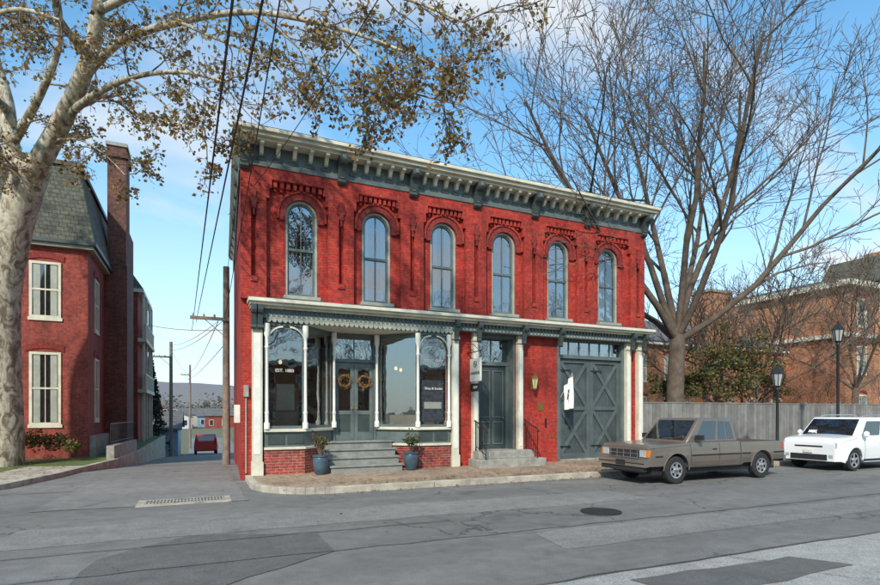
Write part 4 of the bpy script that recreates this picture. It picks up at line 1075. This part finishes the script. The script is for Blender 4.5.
truck=dict(W=1.70,L=L_,hubs=[.92,4.08],wr=.345,ar=.43,rim=.2,bot=tbot,top=ttop,wz=[(.35,.965),(.55,.985),(.72,1.0),(.76,.985),(.9,.975),(1.03,.945)],rc=.25,tf=.05,tr=.02,crown=.02,
  xs=[.08,1.35],segs=[(0,3.22,None),(3.26,L_,.56)],paint=M_TRUCK,boxes_body=[(3.262,3.30,-.78,.78,.5,.998,M_TRUCK),(4.97,5.018,-.79,.79,.5,.998,M_TRUCK)],
  lip=.016,rimmat=M_ALLOY,spokes=6,hubm=M_CHROME,
  strips=[([(.2,.70),(.44,.70)],.04,DT),([(1.4,.70),(3.22,.70)],.04,DT),([(3.27,.70),(3.62,.70)],.04,DT),([(4.54,.70),(5.0,.70)],.04,DT),
          ([(1.42,.42),(1.40,.99)],.012,DT),([(2.42,.42),(2.44,1.0)],.012,DT),([(1.42,.43),(2.42,.43)],.01,DT),([(2.18,.84),(2.34,.84)],.035,DT),
          ([(.06,.9),(1.38,.965)],.008,DT),([(1.38,.47),(3.2,.47)],.14,M_TRUCKL),([(3.3,.52),(3.62,.52)],.12,M_TRUCKL),([(4.55,.56),(4.98,.56)],.1,M_TRUCKL),([(4.9,.86),(4.99,.86)],.18,M_REDL)],
  gh=dict(x=(1.30,1.88,3.04,3.2,1.01,1.64),w=(.78,.675),mat=M_TRUCK,bev=.045,
    glass=[('near',.15,.54,.12,.88,.006,M_CARG),('near',.59,.76,.12,.88,.006,M_CARG),('near',.79,.93,.12,.86,.006,M_CARG),
           ('far',.46,.85,.12,.88,.006,M_CARG),('far',.2,.4,.12,.88,.006,M_CARG),('front',.07,.93,.1,.9,.006,M_CARG),('rear',.1,.9,.15,.85,.006,M_CARG)]),
  boxes=tb,extra=[mirror_fn(1.62,.80,1.08)])
car('pickup_truck',Matrix.Translation((8.95,-4.27,0)),truck)
def stop_(x):
    if x<.12: return .82+.13*(x/.12)**.6
    if x<.85: return .95+.10*((x-.12)/.73)**.8
    if x<3.9: return 1.05+.03*(x-.85)/3.05
    return 1.08-.1*(x-3.9)/.2
def sbot(x): return .30 if x<.3 else (.26 if x<3.6 else .32)
def soulx(b):
    for s in (-1,1):
        b.lathe([(.001,-.05),(.08,-.04),(.1,0),(.08,.05),(.001,.06)],(1.18,s*1.0,1.12),12,M_SOUL,'y')
    for s in (-1,1): b.tube([(1.65,s*.62,1.66),(1.9,s*.62,1.70),(3.4,s*.62,1.70),(3.65,s*.62,1.66)],.018,6,M_ALLOY)
sb=[(-.012,.02,-.42,.42,.72,.765,M_PLAST),(-.02,.03,-.55,.55,.33,.50,M_PLAST),(-.03,-.02,-.14,.14,.54,.64,M_WHITE)]+sym(.01,.26,.60,.80,.70,.86,M_HEADL)+sym(-.01,.05,.6,.72,.4,.5,M_HEADL)+sym(3.98,4.13,.62,.80,.85,1.3,M_REDL)
soul=dict(W=1.80,L=4.12,hubs=[.80,3.36],wr=.335,ar=.40,rim=.22,bot=sbot,top=stop_,wz=[(.25,.95),(.45,.985),(.75,1.0),(.95,.985),(1.1,.94)],rc=.55,tf=.14,tr=.08,crown=.04,
  xs=[.04,.08,.12,.95],segs=[(0,4.12,None)],paint=M_SOUL,lip=.022,rimmat=M_ALLOY,spokes=5,
  strips=[([(1.25,.32),(2.95,.32)],.07,DT),([(1.32,.36),(1.28,1.02)],.012,DT),([(2.3,.36),(2.3,1.04)],.012,DT),([(3.0,.6),(3.2,1.04)],.012,DT),([(2.05,.84),(2.22,.84)],.03,M_CHROME),([(2.8,.86),(2.97,.86)],.03,M_CHROME),([(.25,.9),(.95,1.0)],.008,DT)],
  gh=dict(x=(.86,1.46,3.78,4.0,1.03,1.63),w=(.85,.75),mat=M_SOUL,bev=.06,
    glass=[('near',.10,.40,.08,.80,.006,M_CARG),('near',.425,.68,.08,.80,.006,M_CARG),('near',.70,.86,.14,.78,.006,M_CARG),('far',.6,.90,.08,.8,.006,M_CARG),('far',.32,.575,.08,.8,.006,M_CARG),
      ('front',.05,.95,.06,.90,.006,M_CARG),('rear',.12,.88,.1,.8,.006,M_CARG)]),
  boxes=sb,extra=[soulx],dbev=.03)
car('boxy_hatchback_car',Matrix.Translation((16.4,-4.25,0)),soul)
red=dict(soul); red['paint']=M_REDC; gg=dict(soul['gh']); gg['mat']=M_REDC; red['gh']=gg; red['extra']=[]
rc_=P(206,440,44)
Mr=Matrix.Translation((rc_.x,rc_.y+4.1,g(rc_.x,rc_.y+4.1)+.02))@Matrix.Rotation(R(-90),4,'Z')@Matrix.Rotation(-math.atan(2.4/42),4,'Y')
car('red_car',Mr,red)

# ------------------------------------------------------------------ world / light / camera
SUN=Vector((-.66,-.85,.82)).normalized()
el=math.asin(SUN.z); az=math.atan2(SUN.x,SUN.y)
w=bpy.data.worlds.new('World'); scene.world=w; w.use_nodes=True; nt=w.node_tree
bg=nt.nodes['Background']; sky=N(nt,'ShaderNodeTexSky',sky_type='NISHITA'); sky.sun_disc=False; sky.sun_elevation=el; sky.sun_rotation=az
sky.air_density=1.0; sky.dust_density=.4; sky.ozone_density=1.0
tc=N(nt,'ShaderNodeTexCoord'); sp=N(nt,'ShaderNodeSeparateXYZ'); nt.links.new(tc.outputs['Generated'],sp.inputs[0])
zc=N(nt,'ShaderNodeMath',operation='MAXIMUM'); zc.inputs[1].default_value=.0; nt.links.new(sp.outputs['Z'],zc.inputs[0])
za=N(nt,'ShaderNodeMath',operation='ADD'); za.inputs[1].default_value=.22; nt.links.new(zc.outputs[0],za.inputs[0])
dx=N(nt,'ShaderNodeMath',operation='DIVIDE'); dy=N(nt,'ShaderNodeMath',operation='DIVIDE')
nt.links.new(sp.outputs['X'],dx.inputs[0]); nt.links.new(za.outputs[0],dx.inputs[1]); nt.links.new(sp.outputs['Y'],dy.inputs[0]); nt.links.new(za.outputs[0],dy.inputs[1])
cb=N(nt,'ShaderNodeCombineXYZ'); nt.links.new(dx.outputs[0],cb.inputs[0]); nt.links.new(dy.outputs[0],cb.inputs[1])
mp=N(nt,'ShaderNodeMapping'); mp.inputs['Rotation'].default_value=(0,0,R(-30)); mp.inputs['Scale'].default_value=(.7,1.0,1); mp.inputs['Location'].default_value=(3.1,1.7,0); nt.links.new(cb.outputs[0],mp.inputs['Vector'])
n=noise_tex(nt,mp.outputs[0],1.25,5,.55,.35); r=ramp(nt,n.outputs['Fac'],[(.50,0.0),(.66,.9)])
hz=ramp(nt,zc.outputs[0],[(.0,.85),(.18,.50),(.40,.08),(.6,0.0)])
mx=N(nt,'ShaderNodeMath',operation='MAXIMUM'); nt.links.new(r.outputs['Color'],mx.inputs[0]); nt.links.new(hz.outputs['Color'],mx.inputs[1])
STR=.15
skc=mulcol(nt,sky.outputs[0],(1.0,1.72,1.85))
col=mixcol(nt,mx.outputs[0],skc,(.90/STR,.93/STR,.95/STR))
nt.links.new(col,bg.inputs['Color']); bg.inputs['Strength'].default_value=STR
sd=bpy.data.lights.new('sun','SUN'); sd.energy=4.6; sd.angle=R(2); sd.color=(1,.92,.80); so=bpy.data.objects.new('sun',sd); scene.collection.objects.link(so)
so.rotation_euler=SUN.to_track_quat('Z','Y').to_euler()
cd=bpy.data.cameras.new('camera'); co=bpy.data.objects.new('camera',cd); scene.collection.objects.link(co)
cd.sensor_width=36; cd.lens=F_PX/880*36; cd.shift_y=(HOR-292.5)/880; cd.clip_end=5000; cd.clip_start=.05
co.location=CAM; co.rotation_euler=(R(90),0,-yaw); scene.camera=co
scene.view_settings.view_transform='Standard'; scene.view_settings.look='None'; scene.view_settings.exposure=0
